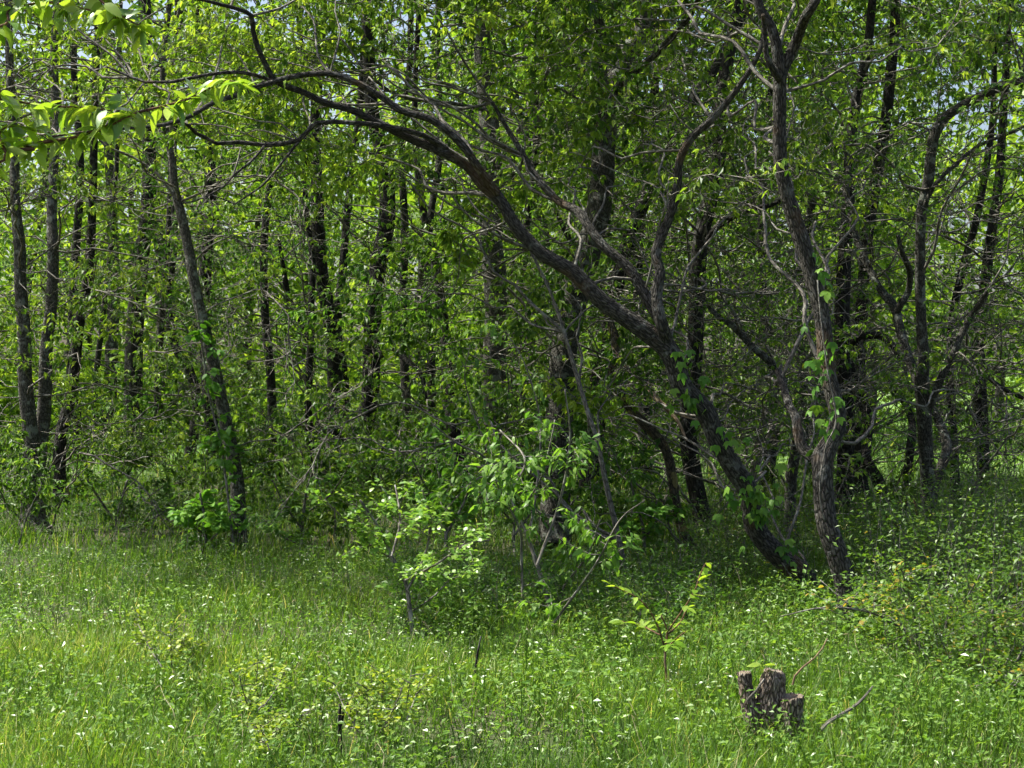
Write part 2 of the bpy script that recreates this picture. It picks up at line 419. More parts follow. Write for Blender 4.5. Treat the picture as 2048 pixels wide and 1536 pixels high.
# ------------------------------------------------------------------ the trees one can tell apart, traced as (px, py, width px) with a distance
# each: kind of bark, leaf, label, base distance, stems [ (list of points, end distance, rises out of the frame?) ]
TREES = [
 dict(name="leaning_tree", bark="brown", leaf="yellow", d=10.9, foot=1185,
  label="leaning ridged brown tree whose trunk arches low across the picture towards the upper left",
  stems=[([(1625,1185,62),(1601,1148,54),(1553,1107,50),(1512,1055,50),(1495,978,50),(1468,937,48),(1433,876,48),(1409,821,48),(1365,773,50),(1340,705,50),(1289,661,46),(1204,602,40),(1146,544,36),(1084,507,33),(1030,450,30),(1002,403,29),(965,369,29),(934,331,27),(879,301,24),(828,280,22),(742,239,18),(700,219,17),(649,205,16),(608,185,15),(554,164,14),(533,133,13),(516,96,13),(506,61,12),(502,31,12),(472,17,10),(386,-5,8)], 9.9, False),
   ([(1000,395,22),(960,340,20),(920,285,19),(862,239,18),(804,222,17),(770,198,16),(725,171,16),(674,150,15),(632,147,14),(581,154,14),(547,164,14),(513,174,13),(472,191,13),(427,205,12),(386,229,12),(342,246,11),(301,253,9),(205,260,7),(103,273,5)], 9.6, False),
   ([(900,302,16),(845,270,15),(776,253,13),(712,246,12),(632,246,12),(598,280,13),(530,290,12),(478,284,11),(434,287,10),(393,267,10),(375,250,8),(352,240,6)], 9.9, False),
   ([(554,164,10),(533,157,9),(479,144,9),(410,150,8),(342,164,8),(291,164,7),(239,144,6),(212,133,4)], 9.9, False),
   ([(530,290,7),(505,320,6),(466,352,6),(449,372,5),(410,395,4),(362,408,3)], 9.7, False),
   ([(598,282,7),(560,330,6),(520,375,5),(470,408,4),(425,390,3)], 9.7, False),
   ([(1330,680,32),(1323,647,30),(1289,589,28),(1255,534,26),(1207,492,24),(1173,448,22),(1153,420,21),(1118,403,19),(1084,369,17),(1057,328,15),(1033,287,13),(1012,253,11),(985,205,8)], 11.6, False),
   ([(1335,690,34),(1323,647,30),(1313,596,28),(1320,544,26),(1312,505,25),(1340,430,23),(1354,376,22),(1358,325,20),(1382,277,19),(1423,239,18),(1461,195,16),(1495,147,14),(1519,103,12),(1527,60,9)], 10.3, False)]),
 dict(name="forked_tree", bark="brown", leaf="yellow", d=9.4, foot=1270,
  label="sinuous brown tree right of the leaning trunk, climbed by creeper, forked at the top",
  stems=[([(1712,1272,60),(1707,1240,52),(1693,1175,46),(1676,1113,45),(1656,1055,44),(1649,1011,43),(1645,944,43),(1648,910,46),(1666,876,37),(1676,835,35),(1662,773,34),(1652,722,34),(1649,671,34),(1642,620,34),(1628,568,34),(1615,517,35),(1600,470,36),(1580,410,33),(1567,359,30),(1560,308,29),(1559,205,28),(1560,144,30),(1556,113,24),(1543,55,21),(1519,14,19),(1500,-60,17)], 9.6, True),
   ([(1561,150,24),(1567,137,24),(1587,96,23),(1604,51,22),(1615,27,21),(1632,0,20),(1660,-80,17)], 9.2, True),
   ([(1560,160,16),(1550,147,15),(1533,113,13),(1529,68,11),(1526,30,9)], 9.2, False),
   ([(1648,925,30),(1632,915,27),(1607,900,25),(1597,869,22),(1592,835,19),(1580,814,17),(1570,784,16),(1556,741,14)], 10.3, False)]),
 dict(name="arching_tree", bark="grey", leaf="canopy", d=13.7, foot=1100,
  label="grey tree near the right edge with several stems, its tallest arching off to the right",
  stems=[([(1855,1100,36),(1854,1050,31),(1854,944,29),(1850,876,30),(1847,808,32),(1843,760,32),(1847,722,24),(1843,654,22),(1840,568,21),(1840,510,21),(1843,427,21),(1857,359,22),(1864,290,22),(1881,246,21),(1912,219,19),(1963,191,17),(2014,171,15),(2060,160,14),(2160,175,10)], 12.4, False),
   ([(1842,775,24),(1830,746,22),(1813,705,21),(1799,654,20),(1789,616,20),(1758,575,16),(1734,527,15),(1722,506,14),(1703,444,13),(1693,393,12),(1697,342,11),(1688,280,9),(1680,222,8)], 14.6, False),
   ([(1793,625,15),(1806,600,14),(1816,585,14),(1820,544,13),(1806,510,11),(1795,470,8)], 13.2, False),
   ([(1852,830,17),(1860,808,17),(1884,753,16),(1908,705,15),(1922,671,14),(1939,637,15),(1956,613,14),(1976,579,9)], 12.9, False),
   ([(1862,1060,22),(1868,978,20),(1891,910,21),(1891,876,20),(1874,835,18),(1858,810,14)], 14.4, False),
   ([(1842,430,10),(1868,372,9),(1910,330,9),(1960,290,8),(2030,262,7),(2090,230,5)], 12.9, False)]),
 dict(name="wood_edge_tree", bark="ash", leaf="yellow", d=13.1, foot=1116,
  label="slender grey tree on the left leaning slightly, ivy leaves beside its lower trunk",
  stems=[([(484,1118,42),(478,1100,34),(475,978,31),(465,910,29),(451,842,27),(434,756,26),(417,688,25),(400,620,24),(386,551,23),(379,506,22),(362,427,20),(349,376,18),(345,325,16),(338,290,15),(325,200,13),(330,80,12),(345,-60,11)], 13.3, True),
   ([(334,285,7),(326,250,6),(318,215,5),(322,180,4)], 12.6, False)]),
 dict(name="twin_stem_tree", bark="ash", leaf="yellow", d=15.2, foot=1066,
  label="speckled grey tree at the far left edge, splitting low into two upright stems",
  stems=[([(68,1068,58),(66,1030,48),(65,980,46),(63,930,40),(62,876,32),(51,773,29),(48,671,27),(41,568,25),(40,500,24),(38,478,23),(31,410,21),(28,300,19),(20,150,17),(15,-40,15)], 15.2, True),
   ([(72,960,32),(80,893,30),(89,808,28),(92,705,26),(103,602,24),(106,500,23),(103,444,22),(105,370,20),(112,250,18),(108,100,16),(120,-40,14)], 15.9, True)]),
 dict(name="stout_tree", bark="grey", leaf="canopy", d=12.9, foot=1122,
  label="stoutest tree, grey double trunk at the centre rising from behind the drooping shrub",
  stems=[([(1106,1124,86),(1108,1090,76),(1112,1000,68),(1118,860,64),(1128,705,60),(1150,600,58),(1185,470,58),(1203,380,56),(1207,290,54),(1216,205,52),(1245,130,46),(1280,60,43),(1295,-40,40)], 14.0, True),
   ([(1207,300,32),(1202,205,27),(1204,103,25),(1197,34,23),(1190,-40,21)], 13.3, True),
   ([(1225,190,20),(1262,150,18),(1320,100,15),(1380,30,12),(1420,-60,10)], 12.5, True)]),
 dict(name="straight_tree", bark="ash", leaf="canopy", d=18.8, foot=1004,
  label="straight dark grey tree with pale lichen spots, crossed by the arching trunk above the centre",
  stems=[([(998,1004,66),(996,950,56),(992,808,53),(988,739,51),(992,637,50),(988,534,50),(982,478,48),(982,342,45),(978,239,42),(968,137,38),(961,34,35),(955,-50,33)], 18.8, True),
   ([(978,232,10),(1009,215,10),(982,222,9),(920,209,9),(879,205,8),(821,198,8),(777,181,7),(746,157,6),(708,138,5),(674,137,4)], 16.5, False),
   ([(985,380,16),(1000,320,13),(1050,240,11),(1100,130,9),(1130,20,7)], 18.0, True)]),
 dict(name="dark_tree", bark="dark", leaf="canopy", d=17.0, foot=1018,
  label="nearly black trunk just right of the stout grey trunk, leaning to the upper right",
  stems=[([(1178,1020,48),(1180,944,44),(1188,880,42),(1200,760,40),(1212,650,36),(1235,560,33),(1262,470,30),(1305,360,28),(1350,260,26),(1400,180,24),(1440,120,20),(1500,0,15)], 17.5, True),
   ([(1215,640,16),(1190,560,14),(1150,500,12),(1110,420,9)], 16.6, False)]),
 dict(name="mossy_tree", bark="moss", leaf="canopy", d=13.0, foot=1120,
  label="thin crooked trunk blotched with golden moss, slanting under the leaning tree",
  stems=[([(1396,1122,26),(1392,1110,22),(1369,1072,21),(1352,1011,20),(1345,954,20),(1333,903,20),(1310,869,21),(1262,818,20),(1234,773,20),(1224,739,19),(1231,684,18),(1221,647,16),(1205,610,13),(1185,570,10)], 13.6, False)]),
 dict(name="scaly_tree", bark="dark", leaf="canopy", d=14.8, foot=1076,
  label="dark scaly trunk behind the leaning tree, bending then rising straight to the top",
  stems=[([(1412,1078,44),(1408,1050,38),(1395,990,36),(1380,910,36),(1376,850,35),(1385,760,35),(1392,650,34),(1399,500,34),(1420,400,33),(1437,325,31),(1440,200,28),(1460,100,25),(1480,-30,22)], 15.3, True),
   ([(1400,500,15),(1440,450,12),(1500,420,11),(1560,400,9),(1600,330,7)], 14.5, False)]),
 dict(name="lichen_stem_tree", bark="grey", leaf="canopy", d=14.2, foot=1090,
  label="thin lichen-spotted trunk close behind the creeper-clad forked tree, bending to the upper left",
  stems=[([(1582,1092,30),(1580,1012,24),(1584,944,23),(1592,880,20),(1578,810,18),(1560,750,17),(1530,715,16),(1502,691,15),(1468,654,14),(1433,630,12),(1400,590,9)], 13.6, False)]),
 dict(name="pale_twin_saplings", bark="pale", leaf="canopy", d=17.6, foot=1000,
  label="two pale bare stems from one foot between the leaning and the forked tree",
  stems=[([(1502,1002,16),(1505,951,14),(1515,893,14),(1532,824,14),(1549,756,12),(1560,705,11),(1567,671,10),(1578,630,9),(1587,602,7),(1592,540,5)], 17.2, False),
   ([(1508,960,12),(1516,930,12),(1532,886,12),(1553,828,11),(1567,784,10),(1580,720,7)], 17.9, False)]),
 dict(name="shadowed_tree", bark="dark", leaf="canopy", d=16.4, foot=1040,
  label="dark trunk right behind the forked tree, with a broken orange limb near the top",
  stems=[([(1686,1042,42),(1690,944,36),(1693,840,35),(1686,739,34),(1683,671,33),(1686,568,31),(1690,500,29),(1697,400,26),(1700,300,24),(1712,200,22),(1735,100,19),(1750,-30,17)], 16.4, True),
   ([(1690,700,18),(1720,672,17),(1758,670,16),(1785,690,14),(1800,720,11)], 15.6, False)]),
 dict(name="tapering_tree", bark="dark", leaf="canopy", d=19.2, foot=1000,
  label="tall dark trunk leaning to the upper right between the forked and the arching tree",
  stems=[([(1722,1002,34),(1718,900,30),(1716,750,28),(1722,640,27),(1734,478,26),(1744,410,25),(1758,325,25),(1772,239,24),(1782,137,23),(1789,68,22),(1793,-40,20)], 19.6, True)]),
 dict(name="curved_stem_tree", bark="dark", leaf="canopy", d=17.0, foot=1032,
  label="low black trunk curving like a bow right of the forked tree's foot",
  stems=[([(1776,1034,30),(1772,1009,26),(1755,958,25),(1735,925,24),(1733,890,22),(1736,842,20),(1728,790,17),(1705,740,14),(1690,690,11)], 17.6, False)]),
 dict(name="slanting_sapling", bark="dark", leaf="canopy", d=16.8, foot=1036,
  label="slim dark stem directly left of the arching tree's trunk",
  stems=[([(1806,1038,22),(1813,961,19),(1821,893,18),(1824,842,16),(1800,790,13),(1770,750,10)], 17.2, False)]),
 dict(name="slim_black_tree", bark="dark", leaf="canopy", d=19.8, foot=992,
  label="slim black trunk standing nearest the right edge, before the sunlit meadow",
  stems=[([(1966,994,32),(1966,978,28),(1968,876,26),(1970,808,25),(1970,705,24),(1977,602,24),(1984,500,22),(1990,420,20),(1994,342,19),(1994,273,18),(2000,160,16),(2010,-40,14)], 19.8, True),
   ([(1976,600,10),(1945,650,9),(1956,705,9),(1980,746,9),(2014,780,9),(2060,805,8)], 18.6, False)]),
 dict(name="branching_tree", bark="dark", leaf="canopy", d=18.6, foot=1008,
  label="thin leaning trunk seen between the arching stem and the slim black trunk",
  stems=[([(1912,1010,22),(1908,900,18),(1900,760,17),(1905,640,17),(1925,540,17),(1950,450,16),(1968,360,15),(1985,240,13),(1990,100,11),(2000,-40,9)], 18.4, True)]),
 dict(name="hollow_side_tree", bark="dark", leaf="canopy", d=20.5, foot=985,
  label="short dark trunk in the gap behind the two pale bare stems",
  stems=[([(1532,986,32),(1534,940,27),(1536,880,26),(1542,820,24),(1540,700,22),(1530,560,20),(1535,400,18),(1545,250,16),(1560,-30,13)], 20.8, True)]),
 dict(name="slim_centre_sapling", bark="twig", leaf="deep", d=11.4, foot=1170,
  label="long thin sapling slanting up in front of the stout grey trunk",
  stems=[([(1253,1172,15),(1250,1150,13),(1238,1079,12),(1224,1021,12),(1207,944,11),(1193,876,10),(1176,825,10),(1152,746,9),(1128,664,8),(1101,585,7),(1080,540,6),(1060,500,5)], 11.6, False)]),
 dict(name="tilted_tree", bark="dark", leaf="canopy", d=18.2, foot=1014,
  label="dark trunk left of the straight lichen-spotted tree, tilting to the upper left",
  stems=[([(934,1016,30),(927,962,27),(905,850,27),(896,790,28),(893,722,22),(885,620,20),(868,520,18),(850,440,16),(835,340,14),(830,180,12),(840,-30,10)], 18.6, True)]),
 dict(name="column_tree", bark="dark", leaf="canopy", d=20.2, foot=986,
  label="upright dark trunk left of centre, behind the bright pale-leaved shrub",
  stems=[([(738,988,50),(739,927,40),(739,842,38),(746,773,38),(746,602,36),(756,500,35),(763,444,34),(763,376,33),(752,280,30),(742,205,28),(738,-40,24)], 20.2, True),
   ([(748,640,14),(790,700,12),(830,745,10),(860,800,8)], 19.0, False)]),
 dict(name="paired_trunk_tree", bark="dark", leaf="deep", d=21.0, foot=976,
  label="pair of dark trunks from one foot, left of the upright trunk behind the pale shrub",
  stems=[([(655,978,50),(656,940,44),(662,876,36),(660,705,33),(655,620,31),(648,540,29),(645,400,27),(640,250,24),(650,-30,20)], 21.0, True),
   ([(668,940,28),(682,860,25),(690,760,22),(684,660,20),(695,540,18),(700,400,16),(715,200,14),(720,-30,12)], 21.6, True)]),
 dict(name="hooked_sapling", bark="dark", leaf="deep", d=19.6, foot=990,
  label="thin black stem left of the paired trunks, forking into a narrow upright wye",
  stems=[([(632,992,20),(626,900,17),(624,800,16),(626,671,15),(619,602,14),(615,517,13),(600,400,11),(605,250,9),(600,-20,7)], 19.6, True),
   ([(626,690,13),(600,640,14),(588,602,14),(578,550,11),(560,510,8),(545,470,6)], 19.2, False)]),
 dict(name="hidden_tree", bark="dark", leaf="canopy", d=22.0, foot=965,
  label="straight trunk rising just behind the ivy-side grey tree on the left",
  stems=[([(432,967,34),(430,900,29),(424,780,28),(418,640,27),(413,534,26),(410,478,25),(410,410,25),(408,308,24),(398,150,21),(392,-40,18)], 22.0, True)]),
 dict(name="thick_black_tree", bark="dark", leaf="yellow", d=25.0, foot=942,
  label="thick black trunk between the left edge trees and the slender grey tree",
  stems=[([(270,944,46),(271,900,40),(273,808,40),(280,671,38),(284,585,36),(285,500,33),(290,400,31),(286,200,27),(280,-40,23)], 25.0, True)]),
 dict(name="thin_black_tree", bark="dark", leaf="deep", d=27.0, foot=928,
  label="thin black trunk directly right of the thick black trunk",
  stems=[([(320,930,19),(320,880,16),(321,842,16),(326,760,15),(335,600,14),(340,450,13),(336,250,11),(345,-30,9)], 27.0, True)]),
 dict(name="crooked_black_tree", bark="dark", leaf="deep", d=24.0, foot=950,
  label="crooked black trunk just left of the slender grey tree's lower trunk",
  stems=[([(374,952,28),(376,910,24),(386,808,22),(372,740,20),(352,690,18),(345,600,16),(360,480,14),(355,300,12),(365,-30,10)], 24.0, True)]),
 dict(name="furrowed_tree", bark="dark", leaf="yellow", d=18.4, foot=1012,
  label="dark furrowed trunk just right of the speckled twin-stemmed tree",
  stems=[([(122,1014,38),(122,990,31),(118,944,28),(124,860,26),(140,800,25),(150,730,23),(160,640,21),(178,540,19),(185,400,17),(190,200,15),(200,-40,13)], 18.6, True)]),
 dict(name="spindly_tree", bark="dark", leaf="yellow", d=27.5, foot=925,
  label="spindly black trunk left of the thick black trunk",
  stems=[([(195,927,16),(195,893,14),(198,800,13),(205,722,13),(212,600,12),(220,450,11),(225,250,9),(235,-30,8)], 27.5, True)]),
 dict(name="background_tree", bark="dark", leaf="canopy", d=23.0, foot=958,
  label="thin dark trunk midway between the slender grey tree and the narrow black wye",
  stems=[([(548,960,24),(546,880,20),(550,760,19),(540,620,18),(532,480,17),(538,320,15),(530,150,13),(534,-30,11)], 23.0, True)]),
 dict(name="background_tree", bark="dark", leaf="canopy", d=24.5, foot=945,
  label="thin black trunk just right of the upright dark trunk behind the pale-leaved shrub",
  stems=[([(815,947,24),(812,860,20),(806,740,19),(812,600,18),(820,450,17),(812,300,15),(820,120,13),(815,-30,11)], 24.5, True)]),
 dict(name="background_tree", bark="dark", leaf="canopy", d=23.5, foot=954,
  label="slim black trunk close to the right side of the straight lichen-spotted tree",
  stems=[([(1062,956,26),(1058,860,21),(1052,740,20),(1046,600,19),(1050,450,17),(1062,300,15),(1058,120,13),(1068,-30,11)], 23.5, True)]),
 dict(name="background_tree", bark="dark", leaf="canopy", d=22.0, foot=968,
  label="dark trunk in the gap between the black leaning trunk and the scaly trunk",
  stems=[([(1292,970,32),(1290,880,26),(1296,760,24),(1288,620,23),(1280,480,21),(1290,330,19),(1300,150,16),(1296,-30,14)], 22.0, True)]),
 dict(name="background_tree", bark="dark", leaf="canopy", d=24.0, foot=950,
  label="thin black trunk glimpsed left of the forked creeper-clad tree at mid height",
  stems=[([(1610,952,26),(1612,860,21),(1606,740,20),(1598,620,19),(1602,480,17),(1626,330,15),(1640,150,13),(1650,-30,11)], 24.0, True)]),
 dict(name="background_tree", bark="dark", leaf="yellow", d=25.5, foot=938,
  label="black trunk between the furrowed trunk and the spindly trunk at the left",
  stems=[([(158,940,28),(160,860,23),(152,760,22),(148,640,20),(146,500,18),(150,330,16),(140,150,14),(148,-30,12)], 25.5, True)]),
 dict(name="background_tree", bark="dark", leaf="canopy", d=26.0, foot=935,
  label="upright black trunk far behind, immediately left of the tilted dark trunk",
  stems=[([(868,937,24),(866,860,20),(872,740,18),(862,600,17),(856,450,16),(870,300,14),(866,120,12),(872,-30,10)], 26.0, True)]),
]

CLOUD = []      # (tree index, point, radius) of everything a side branch can grow from
roots, barks, twigs, crowns = [], [], [], []

def build_tree(ti, T):
    foot = at(T["stems"][0][0][0][0], T["foot"], T["d"]); foot[2] = 0
    root = empty(T["name"], foot, T["label"], "tree")
    rng = np.random.default_rng(1000 + ti)
    near = T["d"] < 15
    for si, (pts, d_end, rises) in enumerate(T["stems"]):
        d0 = T["d"]
        P, W = [], []
        n = len(pts)
        # a branch starts at the depth of the stem point it leaves
        if si:
            p0 = pts[0]
            best = min((math.hypot(p0[0] - (CX + FPX * q[0] / q[1]), p0[1] - (HY - FPX * (q[2] - EYE) / q[1])), q[1]) for t_, q, r_ in CLOUD if t_ == ti)
            d0 = best[1]
        ph = rng.uniform(0, 6.28)
        for i, (px, py, w) in enumerate(pts):
            t = i / (n - 1)
            d = d0 + (d_end - d0) * t + 0.10 * math.sin(ph + 7 * t) * (0 if i == 0 else 1)
            if T['d'] > 19.5: px = px + 11 * math.sin(ph * 1.7 + 6 * t) * min(1, 3 * t)
            P.append(at(px, py, d)); W.append(w / 2 / FPX * d * (.82 if ti == 0 else .88 if T['name'] == 'stout_tree' else .95))
        if si == 0:
            P[0][2] = min(P[0][2], -0.03)
        if rises:      # go on growing above the frame
            dirn = P[-1] - P[-2]; dirn /= np.linalg.norm(dirn)
            top, p, w = rng.uniform(6.3, 8.8), P[-1].copy(), W[-1]
            while p[2] < top:
                dirn = dirn + rng.normal(0, .13, 3) + np.array([0, 0, .18]); dirn /= np.linalg.norm(dirn)
                p = p + dirn * 0.5; w *= 0.87
                P.append(p.copy()); W.append(max(w, .006))
        big = max(W) > 0.03
        Q, WW = resample(P, W, 0.045 if (near and big) else 0.1)
        if si == 0: WW = WW * (1 + .5 * np.exp(-np.clip(Q[:, 2], 0, 9) / .09))
        a = Acc()
        sides = (30 if near else 16) if big else (10 if near else 8)
        add_tube(a, Q, WW, sides, 0.028 if big else 0.03, seed=ti * 17 + si, cap=True)
        a.obj("trunk" if si == 0 else "limb", BARK[T["bark"]], root)
        for k in range(0, len(Q), 3 if near else 2):
            CLOUD.append((ti, Q[k], WW[k]))
    roots.append(root); twigs.append(Acc()); crowns.append(Acc())

for ti, T in enumerate(TREES):
    build_tree(ti, T)

# side branches: aim at points through the wood, each grown from the nearest fitting stem
C_T = np.array([c[0] for c in CLOUD]); C_P = np.array([c[1] for c in CLOUD]); C_R = np.array([c[2] for c in CLOUD])
C_USED = np.where((C_T == 3) & (C_P[:, 2] < 3.0), 3.0, 0.0)
C_USED[(C_T == 2) & (C_P[:, 2] < 2.4)] = 1.5
RT = np.random.default_rng(77)

def grow_branch(target, sprays, scale, leaf_scale, keep, tint_shift=0.0, shape=6, maxd=3.2, only=None, rng=RT):
    rise = rng.normal(.22, .45)
    v = target - C_P
    hd = np.hypot(v[:, 0], v[:, 1])
    dist = np.linalg.norm(v, axis=1)
    cost = dist * .8 + .9 * np.abs(v[:, 2] - rise * hd) + .5 * C_USED + np.where(hd < .15, .4, 0)
    if only is not None: cost = np.where(np.isin(C_T, only), cost, 99)
    j = int(np.argmin(cost))
    if cost[j] > maxd: return False
    ti, p, r = C_T[j], C_P[j], C_R[j]
    near_ = np.linalg.norm(C_P - p, axis=1) < .45
    C_USED[near_] += 1
    L = dist[j]
    az = math.atan2(v[j, 1], v[j, 0]) + rng.normal(0, .4)
    if L > 0.12:
        n = max(3, int(L / .22))
        t = np.linspace(0, 1, n + 1)[:, None]
        bow = np.array([0, 0, rng.uniform(.02, .12) * L])
        side = np.array([-v[j, 1], v[j, 0], 0]) * rng.normal(0, .08)
        Q = p + v[j] * t + (bow + side) * np.sin(math.pi * t) + np.vstack([np.zeros(3), rng.normal(0, .04, (n - 1, 3)), np.zeros(3)])
        r0 = min(.0045 + .0042 * L, r * .8 + .002)
        Q, WQ = resample(Q, np.linspace(r0, .0058 * scale, n + 1), .09 if p[1] < 14 else .2)
        add_tube(twigs[ti], Q, WQ, 4)
    put_spray(twigs[ti], crowns[ti], sprays[rng.integers(len(sprays))], target, az, scale, shape, leaf_scale, keep, rng, tint_shift)
    return True

LANES = [(982, 75, 18.8), (752, 65, 20.2), (665, 65, 21), (1185, 80, 13.5), (1425, 65, 15), (278, 65, 25), (1765, 55, 19), (1690, 55, 16.4), (1985, 50, 19.8), (75, 80, 15), (405, 60, 13.5), (1570, 70, 10), (1850, 62, 13.7), (1960, 60, 13)]
def fill(n, pxr, pyr, dr, scale=(0.7, 1.2), leaf=1.0, keep=.85, sprays=SPRAYS, shape=6, tint=0.0, maxd=3.2, zmin=.7, lanes=True):
    made = 0
    for _ in range(n * 6):
        if made >= n: break
        d = RT.uniform(*dr)
        px = RT.uniform(*pxr)
        q = at(px, RT.uniform(*pyr), d)
        if q[2] < zmin: continue
        if lanes and any(abs(px - c) < w and d < dd + .6 for c, w, dd in LANES) and RT.random() < .75: continue
        made += grow_branch(q, sprays, RT.uniform(*scale), leaf, keep, tint, shape, maxd)

# front of the wood: high sprays over the arching limbs, denser at the upper left
fill(120, (-120, 760), (-120, 330), (10.3, 12.8), (.5, .95), .95, .75, tint=.15, shape=4, maxd=2.1)
fill(56, (620, 1320), (-120, 400), (11.2, 14), (.55, .95), 1.1, .7, shape=4, maxd=2.1)
fill(64, (1300, 2150), (-120, 420), (10, 14.5), (.55, .95), 1.0, .5, shape=4, maxd=2.1)
fill(40, (760, 1260), (420, 1000), (12.2, 15), (.5, .8), 1.15, .85, shape=4, maxd=2.1)
fill(22, (-60, 620), (300, 950), (12.8, 16), (.5, .8), 1.0, .8, shape=4, maxd=2.1)
fill(40, (1200, 2100), (430, 900), (11.5, 16), (.5, .8), .95, .42, shape=4, maxd=2.1)
fill(40, (1550, 2150), (450, 980), (14, 19), (.9, 1.5), .8, .7, BARE, shape=4, maxd=2.1)
fill(150, (1250, 2150), (250, 1000), (12.0, 20), (.6, 1.1), .8, .9, BARE, shape=4, maxd=2.1)
fill(70, (0, 1200), (250, 950), (12.5, 20), (.6, 1.1), .8, .9, BARE, shape=4, maxd=2.1)
fill(210, (-60, 2120), (60, 920), (11.5, 18), (.55, 1.0), .85, .9, BARE, shape=4, maxd=2.8)
fill(34, (900, 1260), (540, 1050), (11.6, 13.2), (.4, .7), 1.15, .9, LITE, shape=4, maxd=2.2, zmin=.35, lanes=False, tint=.1)
# middle of the wood
fill(120, (-150, 2200), (-120, 480), (14.5, 20), (.8, 1.3), 1.05, .72, LITE, shape=4, tint=.05)
fill(70, (-150, 2200), (300, 720), (14.5, 20), (.8, 1.3), 1.05, .72, LITE, shape=4, tint=.05)
fill(40, (-150, 1450), (450, 930), (15.5, 21), (.7, 1.1), 1.0, .7, LITE, shape=4)
# back of the wood
fill(130, (1000, 2250), (-180, 180), (18, 27), (1.0, 1.6), 1.6, .9, LITE, shape=4, tint=.1)
fill(190, (-200, 2250), (-100, 780), (20, 28), (1.0, 1.6), 1.3, .8, LITE, shape=4)
# crowns above the frame, unseen; extra sprays added to shade the wood below
fill(130, (-300, 2350), (-620, -150), (17, 28), (1.3, 1.9), 2.0, .8, LITE, shape=4, maxd=3.8)
fill(170, (-700, 2350), (-900, -150), (11, 21), (1.2, 1.8), 1.8, .7, LITE, shape=4, maxd=3.6)

for ti, T in enumerate(TREES):
    if twigs[ti].n: tag(twigs[ti].obj("branches", BARK["twig"], roots[ti]), kind="stuff")
    if crowns[ti].n: tag(crowns[ti].obj("crown", LEAF[T["leaf"]], roots[ti], smooth=False), kind="stuff")

# peeled bare limb that hangs under the leaning tree
def stick(name, pts, d0, d1, bark, label, cat, sides=8, ridge=.04, kids=()):
    n = len(pts)
    P = [at(x, y, d0 + (d1 - d0) * i / (n - 1)) for i, (x, y, w) in enumerate(pts)]
    W = [w / 2 / FPX * (d0 + (d1 - d0) * i / (n - 1)) for i, (x, y, w) in enumerate(pts)]
    root = empty(name, P[0], label, cat)
    Q, WW = resample(P, W, .03)
    a = Acc(); add_tube(a, Q, WW, sides, ridge, 5, True); a.obj("stem", BARK[bark], root)
    for kp in kids:
        m = len(kp)
        KP = [at(x, y, d0 + (d1 - d0) * .6 - .03 * i) for i, (x, y, w) in enumerate(kp)]
        KW = [w / 2 / FPX * d0 for (x, y, w) in kp]
        Q, WW = resample(KP, KW, .03)
        a = Acc(); add_tube(a, Q, WW, 6, ridge, 6, True); a.obj("side_twig", BARK[bark], root)
    return root

stick("broken_branch", [(1224,700,10),(1234,712,11),(1268,746,12),(1299,783,12),(1330,814,10),(1357,845,8),(1372,880,5)], 13.4, 12.6, "bare",
      "peeled orange-tan bare branch hanging below the leaning trunk", "branch", kids=([(1340,822,5),(1375,835,4),(1410,842,3)],))

# young growth standing thick between the trunks
def underwood():
    rng = np.random.default_rng(52)
    bk, lv = Acc(), Acc()
    n = 0
    while n < 90:
        px, d = rng.uniform(-200, 2250), rng.uniform(12.6, 27)
        if px > 1480 and (d < 30 or rng.random() < .72) and rng.random() < .93: continue
        if d < 18 and rng.random() < .7: continue
        n += 1
        p = at(px, HY, d); p[2] = 0
        h = rng.uniform(.4, 1.5) * (.75 if d < 15 else 1)
        w = walk(p, (rng.normal(0, .2), rng.normal(0, .2), 1), h, 6, .12, .03, rng)
        add_tube(bk, w, np.linspace(.010, .004, 7), 5)
        for k in range(rng.integers(2, 5)):
            q = w[rng.integers(1, 7)]
            put_spray(bk, lv, LITE[rng.integers(len(LITE))], q, rng.uniform(0, 6.28), rng.uniform(.4, .85), 4, rng.uniform(.8, 1.2), .8, rng, -.1)
    root = empty("underwood", (0, 18, 0), "young leafy underwood growing thick between the trunks", "underwood"); root["kind"] = "stuff"
    tag(bk.obj("stems", BARK["twig"], root), kind="stuff"); tag(lv.obj("foliage", LEAF["canopy"], root, False), kind="stuff")
underwood()

